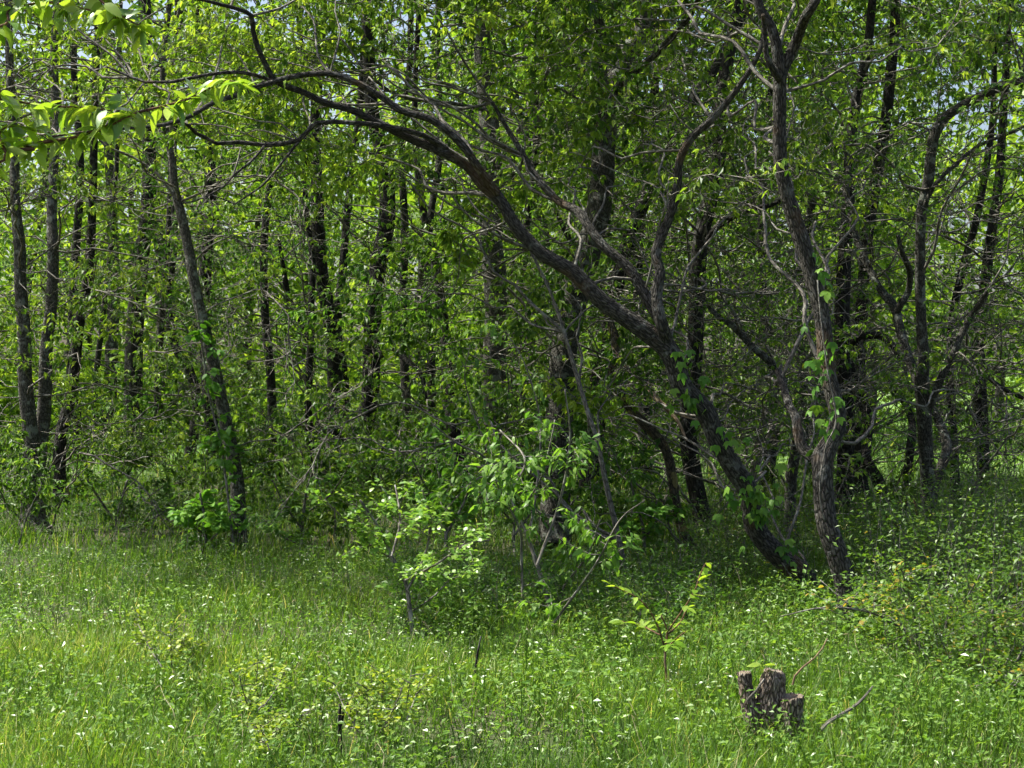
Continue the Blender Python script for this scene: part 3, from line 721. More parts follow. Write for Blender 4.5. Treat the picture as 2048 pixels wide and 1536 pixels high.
# ------------------------------------------------------------------ far wood beyond the meadow
def far_woods():
    rng = np.random.default_rng(5)
    lv, bk = Acc(), Acc()
    for k in range(64):
        y = rng.uniform(32, 64); x = rng.uniform(-.46, .46) * y
        h = rng.uniform(9, 17); r = rng.uniform(2.2, 3.8)
        base = np.array([x, y, 0])
        w = walk(base, (rng.normal(0, .05), 0, 1), h * .9, 8, .06, .05, rng)
        add_tube(bk, w, np.linspace(.17, .04, len(w)), 6)
        n = 1500
        cl = rng.normal(0, 1, (46, 3)); cl /= np.linalg.norm(cl, axis=1)[:, None]
        cl = cl * rng.uniform(.45, 1, (46, 1)) * np.array([r, r, h * .46]) + base + np.array([0, 0, h * .52])
        P = cl[rng.integers(46, size=n)] + rng.normal(0, .38, (n, 3))
        P = P[P[:, 2] > .25]; n = len(P)
        L = rng.uniform(.2, .38, n)
        leaf_mesh(lv, P, rng.uniform(0, 6.28, n), rng.normal(-.3, .5, n), rng.normal(0, .6, n), L, L * rng.uniform(.45, .65, n),
                  np.clip(rng.normal(.55, .22, n), 0, 1), 4)
    for k in range(120):
        y = rng.uniform(30, 66); x = rng.uniform(-.46, .46) * y
        if x / y > .12 and y < 50: continue
        n = 420; r = rng.uniform(1.0, 2.2)
        P = rng.normal(0, 1, (n, 3)) * np.array([r, r, r * .5]) * .55 + np.array([x, y, r * .7])
        P = P[P[:, 2] > .05]; n = len(P); L = rng.uniform(.2, .36, n)
        leaf_mesh(lv, P, rng.uniform(0, 6.28, n), rng.normal(-.2, .5, n), rng.normal(0, .6, n), L, L * rng.uniform(.45, .65, n), np.clip(rng.normal(.5, .25, n), 0, 1), 4)
    root = empty("far_woods", (0, 48, 0), "sunlit light green wood beyond the clearing, glimpsed between the trunks", "woods")
    root["kind"] = "stuff"
    tag(lv.obj("foliage", LEAF["yellow"], root, False), kind="stuff")
    tag(bk.obj("trunks", BARK["grey"], root), kind="stuff")
far_woods()

# ------------------------------------------------------------------ grass, ground cover and flowers
def scatter(n, y0, y1, rng, margin=1.6, power=1.0):
    y = y0 + (y1 - y0) * rng.random(n) ** power
    x = rng.uniform(-1, 1, n) * (.345 * y + margin)
    return x, y

STUMP_XY = at(1545, 1488, 6.5)[:2]

def build_grass():
    rng = np.random.default_rng(9)
    a = Acc()
    def blades(n, y0, y1, h0, h1, w0, w1, power=1.0, tall=0.0):
        x, y = scatter(n, y0, y1, rng, 1.4, power)
        # clumps: denser where a soft pattern is high
        pat = np.sin(x * 2.1 + 1.3 * np.sin(y * 1.7)) + np.sin(y * 2.7 + x * .9) + rng.normal(0, .9, n)
        k = pat > -1.35
        x, y, pat = x[k], y[k], pat[k]; n = len(x)
        tuft = np.sin(x * 5.1 + 2 * np.sin(y * 3.3)) * np.sin(y * 4.7 + 1.5 * np.sin(x * 2.9))
        h = rng.uniform(h0, h1, n) * (1 + .16 * np.clip(pat, -1, 2) + .32 * np.clip(tuft, -.6, 1))
        w = rng.uniform(w0, w1, n)
        az = rng.uniform(0, 6.28, n); lean = np.abs(rng.normal(.22, .22, n)); bend = rng.uniform(.1, .7, n)
        dx, dy = np.cos(az), np.sin(az)
        face = az + math.pi / 2 + rng.normal(0, .5, n)
        sx, sy = np.cos(face) * w / 2, np.sin(face) * w / 2
        z = ground_z(x, y)
        def ring(t, k):
            off = h * (lean * t + bend * t * t * .6)
            zz = z + h * t * (1 - .25 * bend * t)
            c = np.stack([x + dx * off, y + dy * off, zz], 1)
            s = np.stack([sx * k, sy * k, np.zeros(n)], 1)
            return c, s
        c0, s0 = ring(0, 1); c1, s1 = ring(.55, .8); c2, _ = ring(1, 0)
        V = np.stack([c0 - s0, c0 + s0, c1 - s1, c1 + s1, c2], 1)
        off = np.arange(n)[:, None] * 5
        q = off + np.array([[0, 1, 3, 2]]); t = off + np.array([[2, 3, 4]])
        patch = np.sin(x * 1.1 + 1.7 * np.sin(y * .8)) * np.sin(y * 1.3 + .7 + np.sin(x * .9))  # soft patches of lit and shaded grass, put into the blade colour
        tint = np.clip(rng.normal(.46, .2, n) + .07 * pat + .2 * patch, 0, .93)
        tint = np.where(rng.random(n) < .025, 1, tint)
        a.add(V.reshape(-1, 3), t, q, None, np.repeat(tint, 5))
    blades(85000, 5.3, 8.6, 0.06, .17, .0025, .006)
    blades(60000, 8.2, 13, .06, .17, .003, .007)
    blades(34000, 12.5, 22, .10, .24, .005, .011)
    blades(16000, 21, 42, .15, .35, .012, .028)
    blades(7000, 40, 64, .2, .42, .03, .06)
    tag(a.obj("grass", LEAF["grass"], None, False), "bright green grass spread over the clearing and under the trees", "grass", kind="stuff")
    # dry straw stems
    s = Acc()
    n = 900
    x, y = scatter(n, 5.6, 12, rng)
    for i in range(n):
        w = walk((x[i], y[i], ground_z(x[i], y[i])), (rng.normal(0, .7), rng.normal(0, .5), 1), rng.uniform(.15, .36), 4, .2, -.12, rng)
        add_tube(s, w, np.linspace(.0016, .0009, 5), 3, tint=rng.random())
        if rng.random() < .5: leaf_mesh(s, w[-1:], rng.uniform(0, 6, 1), rng.normal(-.3, .3, 1), np.zeros(1), np.array([.035]), np.array([.006]), rng.random(1), 4)
    tag(s.obj("dry_grass", LEAF["dry"], None, False), "pale dry straw stalks scattered through the green grass", "dry grass", kind="stuff")
build_grass()

def build_forbs():
    rng = np.random.default_rng(21)
    def forb(stem, lv, x, y, h, nleaf, ls, spread, tint0, wide=.5):
        z = ground_z(x, y)
        w = walk((x, y, z), (rng.normal(0, spread), rng.normal(0, spread), 1), h, 5, .16, .02, rng)
        add_tube(stem, w[[0, 2, 5]], np.linspace(.0028, .0012, 3), 3)
        t = rng.uniform(.15, 1, nleaf); k = np.minimum((t * 5).astype(int), 4); f = (t * 5 - k)[:, None]
        P = w[k] * (1 - f) + w[k + 1] * f
        az = rng.uniform(0, 6.28, nleaf)
        P = P + np.stack([np.cos(az), np.sin(az), np.zeros(nleaf)], 1) * rng.uniform(0, .05 + .14 * h, (nleaf, 1))
        L = rng.uniform(.7, 1.3, nleaf) * ls
        leaf_mesh(lv, P, az, rng.normal(.05, .4, nleaf), rng.normal(0, .4, nleaf), L, L * wide * rng.uniform(.8, 1.2, nleaf),
                  np.clip(rng.normal(tint0, .2, nleaf), 0, 1), 4)
    # low broad-leaved weeds in the open grass
    st, lv = Acc(), Acc()
    x, y = scatter(5200, 5.6, 12.5, rng)
    for i in range(len(x)): forb(st, lv, x[i], y[i], rng.uniform(.10, .28), rng.integers(6, 16), rng.uniform(.016, .036), .25, .55)
    for k in range(46):       # loose drifts of taller weeds
        cx, cy_ = rng.uniform(-3.2, 3.2), rng.uniform(5.9, 10.5)
        for _ in range(rng.integers(8, 26)):
            forb(st, lv, cx + rng.normal(0, .28), cy_ + rng.normal(0, .2), rng.uniform(.15, .36), rng.integers(10, 22), rng.uniform(.022, .042), .25, .6)
    root = empty("low_weeds", (0, 8, 0), "small round-leaved weeds mixed through the near grass", "weeds"); root["kind"] = "stuff"
    tag(st.obj("stems", LEAF["grass"], root), kind="stuff"); tag(lv.obj("foliage", LEAF["pale"], root, False), kind="stuff")
    # leafy undergrowth under and between the trees
    st, lv = Acc(), Acc()
    x, y = scatter(1300, 10.2, 17, rng)
    for i in range(len(x)):
        right = np.clip((x[i] / y[i] - .02) / .2, 0, 1)
        if rng.random() > .45 + .55 * right: continue
        if 1440 < CX + FPX * x[i] / y[i] < 1730 and y[i] < 11.3: continue
        forb(st, lv, x[i], y[i], rng.uniform(.2, .5) * (1 + .35 * right), rng.integers(18, 46), rng.uniform(.022, .038), .35, .4)
    x, y = scatter(500, 14, 24, rng)
    for i in range(len(x)): forb(st, lv, x[i], y[i], rng.uniform(.3, .8), rng.integers(30, 60), rng.uniform(.03, .06), .4, .45)
    for _ in range(560):
        px, yy = rng.uniform(780, 1800), rng.uniform(9.3, 11.6)
        if 1440 < px < 1740 and (yy < 11.2 or rng.random() < .75): continue
        forb(st, lv, (px - CX) / FPX * yy, yy, rng.uniform(.18, .46), rng.integers(20, 44), rng.uniform(.026, .045), .35, .45)
    root = empty("undergrowth", (0, 13, 0), "green leafy undergrowth covering the floor of the wood", "undergrowth"); root["kind"] = "stuff"
    tag(st.obj("stems", BARK["twig"], root), kind="stuff"); tag(lv.obj("foliage", LEAF["deep"], root, False), kind="stuff")
    # knee-high coralberry-like tangle on the right
    st, lv = Acc(), Acc()
    for _ in range(760):
        px, yy = rng.uniform(1420, 2250), rng.uniform(7.4, 13.5)
        x_ = (px - CX) / FPX * yy
        if px < 1740 and yy < 11.2: continue
        if px < 1880 and yy < 7.9: continue
        forb(st, lv, x_, yy, rng.uniform(.28, .72) * (1.5 if px > 1780 else 1), rng.integers(40, 75), rng.uniform(.024, .036), .4, .45, .55)
    root = empty("shrub_tangle", (3, 10, 0), "knee-high tangle of small-leaved shrubs, green to orange, at the right edge", "shrubs"); root["kind"] = "stuff"
    tag(st.obj("stems", BARK["twig"], root), kind="stuff"); tag(lv.obj("foliage", LEAF["shrub"], root, False), kind="stuff")
    # white flat flower clusters on thin stalks; discs also paint glints of sunlit leaves
    fl, sk = Acc(), Acc()
    n = 3400
    x, y = scatter(n, 6.2, 12.2, rng, 1.2)
    pat = np.sin(x * 1.4 + 2) + np.sin(y * 1.9 + x * .6) + .8 * np.sin(x * 4.3 - y * 3.1) + rng.normal(0, .6, n)
    k = (pat > .7); x, y = x[k], y[k]; n = len(x)
    z = ground_z(x, y); h = rng.uniform(.12, .27, n); r = rng.uniform(.0022, .0052, n) * (1 + .5 * (rng.random(n) < .08))
    th = np.arange(6) / 6 * 2 * math.pi
    tx, ty = rng.normal(0, .25, n), rng.normal(0, .25, n)
    ex, ey = np.cos(th), np.sin(th)
    V = np.stack([x[:, None] + r[:, None] * ex, y[:, None] + r[:, None] * ey,
                  (z + h)[:, None] + r[:, None] * (tx[:, None] * ex + ty[:, None] * ey)], -1)
    V = np.concatenate([V, np.stack([x, y, z + h - .3 * r], -1)[:, None]], 1)
    off = np.arange(n)[:, None, None] * 7
    t = off + np.array([[i, (i + 1) % 6, 6] for i in range(6)])[None]
    fl.add(V.reshape(-1, 3), t.reshape(-1, 3))
    b = np.stack([x, y, z], -1); tp = np.stack([x, y, z + h - .3 * r], -1); sx = np.array([.0011, 0, 0])
    V = np.stack([b - sx, b + sx, tp], 1)
    sk.add(V.reshape(-1, 3), np.arange(n * 3).reshape(-1, 3), None, None, np.full(n * 3, .5))
    root = empty("white_flowers_glints", (0, 9, 0), "tiny white wildflowers and painted leaf glints dotted over the sunny grass", "wildflowers"); root["kind"] = "stuff"
    tag(fl.obj("petals_glints", flower_glint_material(), root, False), kind="stuff"); tag(sk.obj("stalks", LEAF["grass"], root, False), kind="stuff")
build_forbs()

# ------------------------------------------------------------------ single shrubs and saplings
def shrub(name, label, cat, foot, stems, d, leaf, bark, per, lsize, pitch, shape=6, wide=.5, spread=.12, tint=.5, seed=0, side=6, side_len=.25):
    "traced stems [(px,py,w)...], dressed with side twigs and leaves"
    rng = np.random.default_rng(seed)
    base = at(foot[0], foot[1], d); base[2] = 0
    root = empty(name, base, label, cat)
    lv, tw = Acc(), Acc()
    for si, pts in enumerate(stems):
        n = len(pts)
        P = [at(x, y, d + .12 * si * (-1) ** si + .25 * math.sin(3 * i / n + si)) for i, (x, y, w) in enumerate(pts)]
        W = [w / 2 / FPX * d for (x, y, w) in pts]
        Q, WW = resample(P, W, .03)
        a = Acc(); add_tube(a, Q, WW, 7, .04, si, True); a.obj("stem", BARK[bark], root)
        for k in range(side):
            j = int(len(Q) * rng.uniform(.3 if si == 0 else .1, .98)); j = min(j, len(Q) - 2)
            az = rng.uniform(0, 6.28)
            w = walk(Q[j], (math.cos(az), math.sin(az), rng.uniform(-.1, .7)), side_len * rng.uniform(.5, 1.3), 5, .2, 0, rng)
            add_tube(tw, w, np.linspace(.003, .0012, 6), 4)
            m = per * 3
            t = rng.uniform(.1, 1, m); kk = np.minimum((t * 5).astype(int), 4); f = (t * 5 - kk)[:, None]
            LP = w[kk] * (1 - f) + w[kk + 1] * f + rng.normal(0, spread * .15, (m, 3))
            L = rng.uniform(.8, 1.45, m) * lsize
            leaf_mesh(lv, LP, az + rng.normal(0, 1.1, m), rng.normal(pitch, .38, m), rng.normal(0, .45, m), L, L * wide * rng.uniform(.8, 1.2, m),
                      np.clip(rng.normal(tint, .25, m), 0, 1), shape)
    tag(tw.obj("twigs", BARK[bark], root), kind="stuff")
    tag(lv.obj("foliage", LEAF[leaf], root, False), kind="stuff")
    return root

shrub("pale_leaved_shrub", "shrub with small pale glossy rounded leaves catching the sun, left of centre", "shrub", (828, 1282),
      [[(828,1282,10),(821,1230,10),(811,1165,9),(783,1113,8),(760,1060,6),(720,1000,5)], [(815,1180,6),(850,1110,5),(860,1040,5),(845,980,3)],
       [(790,1120,5),(740,1090,4),(690,1040,4),(650,1000,3)], [(811,1160,5),(870,1130,4),(930,1090,3),(980,1080,3)], [(821,1225,4),(870,1190,3),(905,1150,3)],
       [(783,1113,4),(800,1040,4),(790,970,3)]],
      9.05, "pale", "twig", 9, .036, .05, wide=.52, side=10, side_len=.22, tint=.62, seed=3)
shrub("drooping_shrub", "shrub of drooping green leaves on thin pale stems before the stout trunk", "shrub", (1105, 1255),
      [[(1105,1255,9),(1091,1182,9),(1074,1130,9),(1057,1079,8),(1036,1031,7),(1016,989,7),(982,944,6),(964,910,5),(913,886,4),(859,842,3)],
       [(1045,1205,6),(1043,1113,6),(1040,1060,5),(1010,1000,4),(985,950,3)], [(1100,1230,5),(1130,1170,5),(1175,1110,4),(1200,1040,3)],
       [(1036,1031,4),(1080,960,4),(1100,890,3),(1110,840,3)], [(990,950,4),(950,960,4),(900,1010,3),(880,1040,2)], [(1016,989,4),(1050,920,4),(1000,860,3)],
       [(1057,1079,6),(1075,960,5),(1080,840,4),(1050,730,3),(1010,660,2)], [(1074,1130,6),(1120,1000,5),(1140,880,4),(1130,780,3)], [(1016,989,5),(960,860,4),(930,760,3),(940,690,2)], [(1105,1250,5),(1190,1130,4),(1240,1040,3),(1290,1000,2)]],
      9.5, "deep", "pale", 6, .062, -.55, wide=.34, side=8, side_len=.3, tint=.75, seed=4)
shrub("fern_leaved_sapling", "soft green leafy sapling at the foot of the slender grey tree", "sapling", (410, 1120),
      [[(415,1122,7),(412,1080,7),(408,1030,6),(400,985,4)], [(412,1090,4),(440,1060,4),(455,1030,3)], [(410,1070,4),(385,1050,3),(370,1020,3)]],
      12.9, "creeper", "twig", 10, .075, -.25, wide=.5, side=7, side_len=.26, tint=.6, seed=6)
shrub("ivy_bush", "clump of broad green leaves hugging the slender grey trunk at mid height", "ivy", (470, 1118),
      [[(470,1118,5),(462,1050,5),(452,960,5),(440,880,5),(420,800,4),(405,700,4),(392,600,3)]],
      12.75, "creeper", "twig", 3, .07, -.5, wide=.6, side=26, side_len=.2, tint=.45, seed=7)
shrub("bushy_sapling", "bushy dark green sapling between the slender grey tree and the pale-leaved shrub", "sapling", (600, 1110),
      [[(600,1112,8),(605,1050,7),(612,990,6),(630,930,5)], [(605,1060,5),(570,1010,4),(545,960,3)], [(608,1030,5),(660,990,4),(700,930,3)], [(600,1090,4),(560,1070,3),(530,1040,3)]],
      13.2, "deep", "twig", 10, .055, -.2, wide=.45, side=6, side_len=.3, tint=.6, seed=8)
shrub("thicket_shrub", "dark leafy thicket bush at the far left between the twin-stemmed and slender trees", "shrub", (230, 1060),
      [[(235,1062,8),(240,1010,7),(255,960,5)], [(235,1050,6),(200,1000,5),(175,960,4)], [(238,1040,5),(290,1000,4),(330,970,3)], [(236,1060,4),(300,1040,4),(350,1010,3)]],
      15.4, "deep", "twig", 12, .05, -.1, wide=.5, side=6, side_len=.38, tint=.5, seed=9)
shrub("leafy_thicket", "dense green bush right of the stout trunk's foot, under the leaning tree", "shrub", (1290, 1110),
      [[(1290,1112,7),(1285,1050,6),(1270,1000,5),(1260,960,4)], [(1288,1080,5),(1320,1030,4),(1335,990,3)], [(1289,1090,5),(1240,1050,4),(1215,1000,3)]],
      13.0, "creeper", "twig", 9, .065, -.3, wide=.42, side=8, side_len=.3, tint=.55, seed=10)
shrub("leafy_sapling", "green sapling behind the pale-leaved shrub, left of the stout trunk's foot", "sapling", (890, 1135),
      [[(890,1136,8),(892,1060,7),(885,980,6),(870,900,4),(880,830,3)], [(892,1070,5),(930,1000,4),(950,930,3)], [(890,1040,5),(850,970,4),(825,920,3)], [(888,1000,4),(910,940,4),(900,880,3)]],
      12.3, "creeper", "twig", 6, .06, -.4, wide=.4, side=9, side_len=.32, tint=.6, seed=16)
shrub("foot_sapling", "drooping green sapling close against the stout trunk's left foot", "sapling", (1030, 1122),
      [[(1030,1124,7),(1028,1060,6),(1040,990,5),(1032,920,4)], [(1030,1070,5),(1070,1010,4),(1085,950,3)], [(1029,1050,5),(990,1000,4),(975,940,3)]],
      12.5, "deep", "twig", 6, .06, -.5, wide=.38, side=9, side_len=.3, tint=.75, seed=17)
shrub("twiggy_shrub", "thin upright shrub with pale tips before the arching grey tree", "shrub", (1842, 1150),
      [[(1842,1152,6),(1840,1090,6),(1835,1040,5),(1828,1000,3)], [(1841,1110,4),(1860,1060,4),(1858,1015,3)], [(1840,1100,4),(1800,1060,3),(1770,1030,3)]],
      11.9, "pale", "red", 6, .045, .1, wide=.45, side=6, side_len=.18, tint=.6, seed=12)
shrub("orange_tipped_shrub", "low shrub with yellow and orange young leaves at the foot of the forked tree", "shrub", (1830, 1360),
      [[(1838,1350,8),(1835,1300,8),(1810,1260,6),(1780,1220,5),(1730,1190,4)], [(1836,1320,6),(1830,1240,5),(1815,1180,4),(1800,1130,3)],
       [(1836,1330,6),(1880,1260,5),(1930,1200,4),(1960,1150,3)], [(1810,1260,5),(1740,1225,4),(1650,1215,3),(1560,1233,2)], [(1836,1330,5),(1900,1290,4),(1980,1260,3)]],
      8.3, "shrub", "twig", 9, .028, .1, wide=.55, side=12, side_len=.24, tint=.74, seed=13)
shrub("edge_shrub", "dense small-leaved bush cut by the right edge of the picture, tinged yellow", "shrub", (2010, 1400),
      [[(2010,1402,8),(2005,1340,7),(1990,1280,6),(1985,1220,4)], [(2008,1360,6),(2045,1300,5),(2060,1230,4)], [(2009,1370,5),(1960,1330,4),(1920,1300,3)], [(2010,1380,5),(2070,1350,4),(2110,1300,3)]],
      7.5, "shrub", "twig", 10, .024, .1, wide=.55, side=13, side_len=.26, tint=.66, seed=14)
for (px, py, dd, nm, lb, sd) in ((345, 1335, 8.1, "yellow_leaved_weed", "patch of yellow-leaved weed in the grass at the left", 31),
                                 (505, 1415, 7.2, "yellow_leaved_weed", "small yellow-leaved weed left of the forked charred stick", 32),
                                 (545, 1500, 6.45, "yellow_leaved_weed", "bushy yellow-flecked weed at the bottom, left of the charred stick", 33),
                                 (800, 1440, 6.95, "yellow_leaved_weed", "wide yellow-leaved weed in the grass right of the charred stick", 34),
                                 (740, 1465, 6.7, "yellow_leaved_weed", "yellow-green weed nearest the charred stick on its right", 35)):
    g_ = np.random.default_rng(sd)
    st_ = [[(px + dx * .3, py, 2.5), (px + dx * .7, py - up * .5, 2), (px + dx, py - up, 1.5)] for dx, up in zip(g_.uniform(-75, 75, 7), g_.uniform(45, 105, 7))]
    shrub(nm, lb, "weed", (px, py), st_, dd, "gold", "twig", 5, .021, .25, wide=.65, side=7, side_len=.07, tint=.36, seed=sd)["group"] = "yellow-leaved weeds in the grass"

# ------------------------------------------------------------------ leaves that can be picked apart one by one
def leaf_shape(name, material, width, fold=.10, droop=.22, lobes=((0, 1.0),), tint=.5, n=7):
    "one leaf, or several leaflets from one stalk, with a folded midrib"
    a = Acc()
    for ang, L in lobes:
        c, s = math.cos(ang), math.sin(ang)
        t = np.linspace(0, 1, n)
        half = width * L * .5 * np.sin(math.pi * np.clip(t, 0.0, 1) ** .78) ** .85
        half[0] = half[-1] = 0.004
        x = t * L; z = -droop * L * t ** 2
        mid = np.stack([x, 0 * x, z], 1); l = np.stack([x, half, z + fold * half * 2], 1); r = np.stack([x, -half, z + fold * half * 2], 1)
        V = np.concatenate([l, mid, r])
        M = np.array([[c, -s, 0], [s, c, 0], [0, 0, 1]])
        i = np.arange(n - 1)
        q = np.concatenate([np.stack([i, n + i, n + i + 1, i + 1], 1), np.stack([n + i, 2 * n + i, 2 * n + i + 1, n + i + 1], 1)])
        a.add(V @ M.T, None, q, None, np.full(len(V), tint))
    return a.mesh(name, material, True)

def leaf_object(mesh, parent, p, az, pitch, roll, size):
    o = bpy.data.objects.new("leaf", mesh)
    o.location = np.asarray(p) - np.array(parent.location)
    o.rotation_mode = 'ZYX'
    from mathutils import Matrix
    m = Matrix.Rotation(az, 3, 'Z') @ Matrix.Rotation(-pitch, 3, 'Y') @ Matrix.Rotation(roll, 3, 'X')
    o.rotation_mode = 'XYZ'
    o.rotation_euler = m.to_euler()
    o.scale = (size,) * 3
    return link(o, parent)

# near branch reaching in from a small tree outside the frame on the left
def near_branch():
    rng = np.random.default_rng(44)
    D = 4.3
    root = empty("near_tree", (-2.75, D + .1, 0), "thin reddish twig with large silvery young leaves hanging in close at the upper left", "tree")
    a = Acc()
    tr = np.array([[-2.75, D + .1, -.03], [-2.72, D + .08, .6], [-2.66, D, 1.3], [-2.6, D, 2.0], [-2.5, D, 2.7], [-2.52, D, 3.3]])
    Q, W = resample(tr, [.05, .042, .036, .03, .024, .012], .05)
    add_tube(a, Q, W, 14, .03, 2, True); a.obj("trunk", BARK["grey"], root)
    twl = [([(-2.55, D, 2.25)], [(0,300,8),(50,292,8),(89,284,8),(147,275,7),(212,253,6),(273,226,6),(328,212,5),(376,198,5),(420,176,4),(452,160,3),(490,172,2)]),
           ([(-2.56, D, 2.3)], [(-60,190,6),(0,198,6),(68,208,5),(118,213,5),(171,215,4),(225,222,3)]),
           ([(-2.55, D, 2.4)], [(-60,330,6),(0,262,5),(40,252,4),(70,262,3)]),
           ([(-2.5, D, 2.6)], [(-60,60,6),(20,20,5),(90,5,5),(170,18,4),(240,38,3)]),
           ([(-2.5, D, 2.6)], [(150,-40,5),(200,0,5),(240,30,4),(285,55,3)])]
    meshes = [leaf_shape("branch_leaf", LEAF[m], w, .09, dr, tint=t) for m, w, dr, t in
              (("fresh", .42, .25, .95), ("silver", .46, .15, .9), ("fresh", .40, .3, .7), ("fresh", .45, .2, 1.0), ("silver", .40, .35, .6))]
    for start, pts in twl:
        P = [np.array(start[0])] + [at(x, y, D + .06 * math.sin(x * .02)) for x, y, w in pts]
        W = [.008] + [w / 2 / FPX * D for x, y, w in pts]
        Q, WW = resample(P, W, .02)
        a = Acc(); add_tube(a, Q, WW, 7, .03, 3, True); a.obj("twig", BARK["red"], root)
        px = CX + FPX * Q[:, 0] / Q[:, 1]
        nodes = [j for j in range(3, len(Q)) if px[j] > -40 and rng.random() < .95]
        nodes.append(len(Q) - 1)
        for j in nodes:
            dirn = Q[min(j + 1, len(Q) - 1)] - Q[j - 1]; base = math.atan2(dirn[1], dirn[0])
            for k in range(rng.integers(2, 5)):
                p = Q[j] + rng.normal(0, .005, 3)
                az = rng.choice([0, math.pi]) + rng.normal(0, .6); pitch = rng.normal(-.55, .5)
                leaf_object(meshes[rng.integers(len(meshes))], root, p, az, pitch, rng.normal(0, .5), rng.uniform(.045, .082))
near_branch()

# bright sapling in the near grass: every leaf its own piece
def bright_sapling():
    rng = np.random.default_rng(45)
    D = 7.32
    base = at(1337, 1405, D); base[2] = 0
    root = empty("bright_sapling", base, "slender sapling with glowing yellow-green leaves in the grass left of the stump", "sapling")
    stems = [[(1337,1405,6),(1334,1360,6),(1330,1318,5),(1332,1290,5),(1334,1260,4),(1322,1230,3)], [(1331,1300,4),(1310,1240,4),(1280,1200,3),(1240,1178,2),(1222,1170,2)],
             [(1334,1270,4),(1360,1245,3),(1375,1215,3)], [(1334,1265,3),(1385,1190,3),(1400,1150,3),(1412,1126,2)], [(1320,1270,3),(1280,1250,3),(1240,1242,2)], [(1331,1300,3),(1350,1280,3),(1372,1262,2)]]
    meshes = [leaf_shape("sapling_leaf", LEAF["fresh"], .48, .08, dr, tint=t) for dr, t in ((.1, .9), (.25, 1.0), (.2, .6))]
    for si, pts in enumerate(stems):
        P = [at(x, y, D + .05 * si * (-1) ** si) for x, y, w in pts]
        P[0] = at(pts[0][0], pts[0][1], D)
        Q, WW = resample(P, [w / 2 / FPX * D for x, y, w in pts], .02)
        a = Acc(); add_tube(a, Q, WW, 6, .03, si, True); a.obj("stem", BARK["red"], root)
        lo = int(len(Q) * (.72 if si == 0 else .35))
        for j in range(lo, len(Q)):
            for sgn in (1, -1):
                if rng.random() < .6:
                    dirn = Q[min(j + 1, len(Q) - 1)] - Q[j - 1]
                    az = math.atan2(dirn[1], dirn[0]) + sgn * rng.uniform(.5, 1.3)
                    leaf_object(meshes[rng.integers(3)], root, Q[j], az, rng.normal(.1, .35), rng.normal(0, .3), rng.uniform(.045, .075))
bright_sapling()

# creepers on the two near trunks
def creeper(name, label, path, d, leaf_pts, seed, size, host):
    rng = np.random.default_rng(seed)
    P = [at(x, y, d_ ) for x, y, d_ in path]
    root = empty(name, P[0], label, "vine")
    Q, WW = resample(P, [.005] * len(P), .03)
    a = Acc(); add_tube(a, Q, WW, 6, .03, 2, True); a.obj("stem", BARK["twig"], root)
    meshes = [leaf_shape("creeper_leaf_blade", LEAF["creeper"], .52, .06, dr, ((0, 1.0), (.85, .8), (-.85, .8)), t) for dr, t in ((.25, .35), (.4, .7), (.15, .95), (.3, .15))]
    for (px, py) in leaf_pts:
        sel = C_T == host
        qx = CX + FPX * C_P[:, 0] / C_P[:, 1]; qy = HY - FPX * (C_P[:, 2] - EYE) / C_P[:, 1]
        j = int(np.argmin(np.where(sel, np.hypot(qx - px, qy - py), 1e9)))
        p = at(px, py, C_P[j, 1] - C_R[j] - rng.uniform(.01, .08))
        leaf_object(meshes[rng.integers(4)], root, p, rng.normal(-1.57, .9), rng.normal(-.95, .35), rng.normal(0, .35), size * rng.uniform(.75, 1.3))
z6 = lambda x, y: (1348 + x / 2.926, 500 + y / 2.926)
pts = [z6(*p) for p in ((870,130),(900,185),(850,110),(900,240),(925,540),(900,520),(870,590),(840,640),(880,610),(870,740),(905,700),(790,650),(800,740),(850,690),(830,800),(820,850),(835,910),(800,930),(940,940),
      (970,980),(905,1000),(860,990),(830,1000),(870,1050),(930,1050),(815,1170),(945,860),(960,900),(910,900),(770,450),(760,430),(820,20),(850,40),(930,620),(990,880))]
creeper("creeper_vine", "green creeper with three-part leaves climbing the forked tree", [(1700,1250,9.25),(1668,1110,9.3),(1640,1000,9.28),(1650,900,9.3),(1672,840,9.3),(1655,740,9.33),(1642,640,9.38),(1635,560,9.4)],
        9.42, pts, 61, .068, 1)
g = np.random.default_rng(3)
pts = [(1510 + g.normal(0, 26), 1000 + g.normal(0, 28)) for _ in range(44)] + [(1385 + g.normal(0, 18), 785 + g.normal(0, 22)) for _ in range(16)] + \
      [(1362 + g.normal(0, 12), 715 + g.normal(0, 14)) for _ in range(7)] + [(1450 + g.normal(0, 18), 880 + g.normal(0, 22)) for _ in range(9)] + [(1575 + g.normal(0, 14), 1100 + g.normal(0, 14)) for _ in range(7)]
creeper("ivy_clump", "dense ivy clump on the lower trunk of the leaning tree", [(1600,1180,10.7),(1550,1100,10.72),(1505,1000,10.7),(1468,930,10.7),(1420,830,10.68),(1370,760,10.66),(1345,705,10.64)], 10.78, pts, 62, .066, 0)

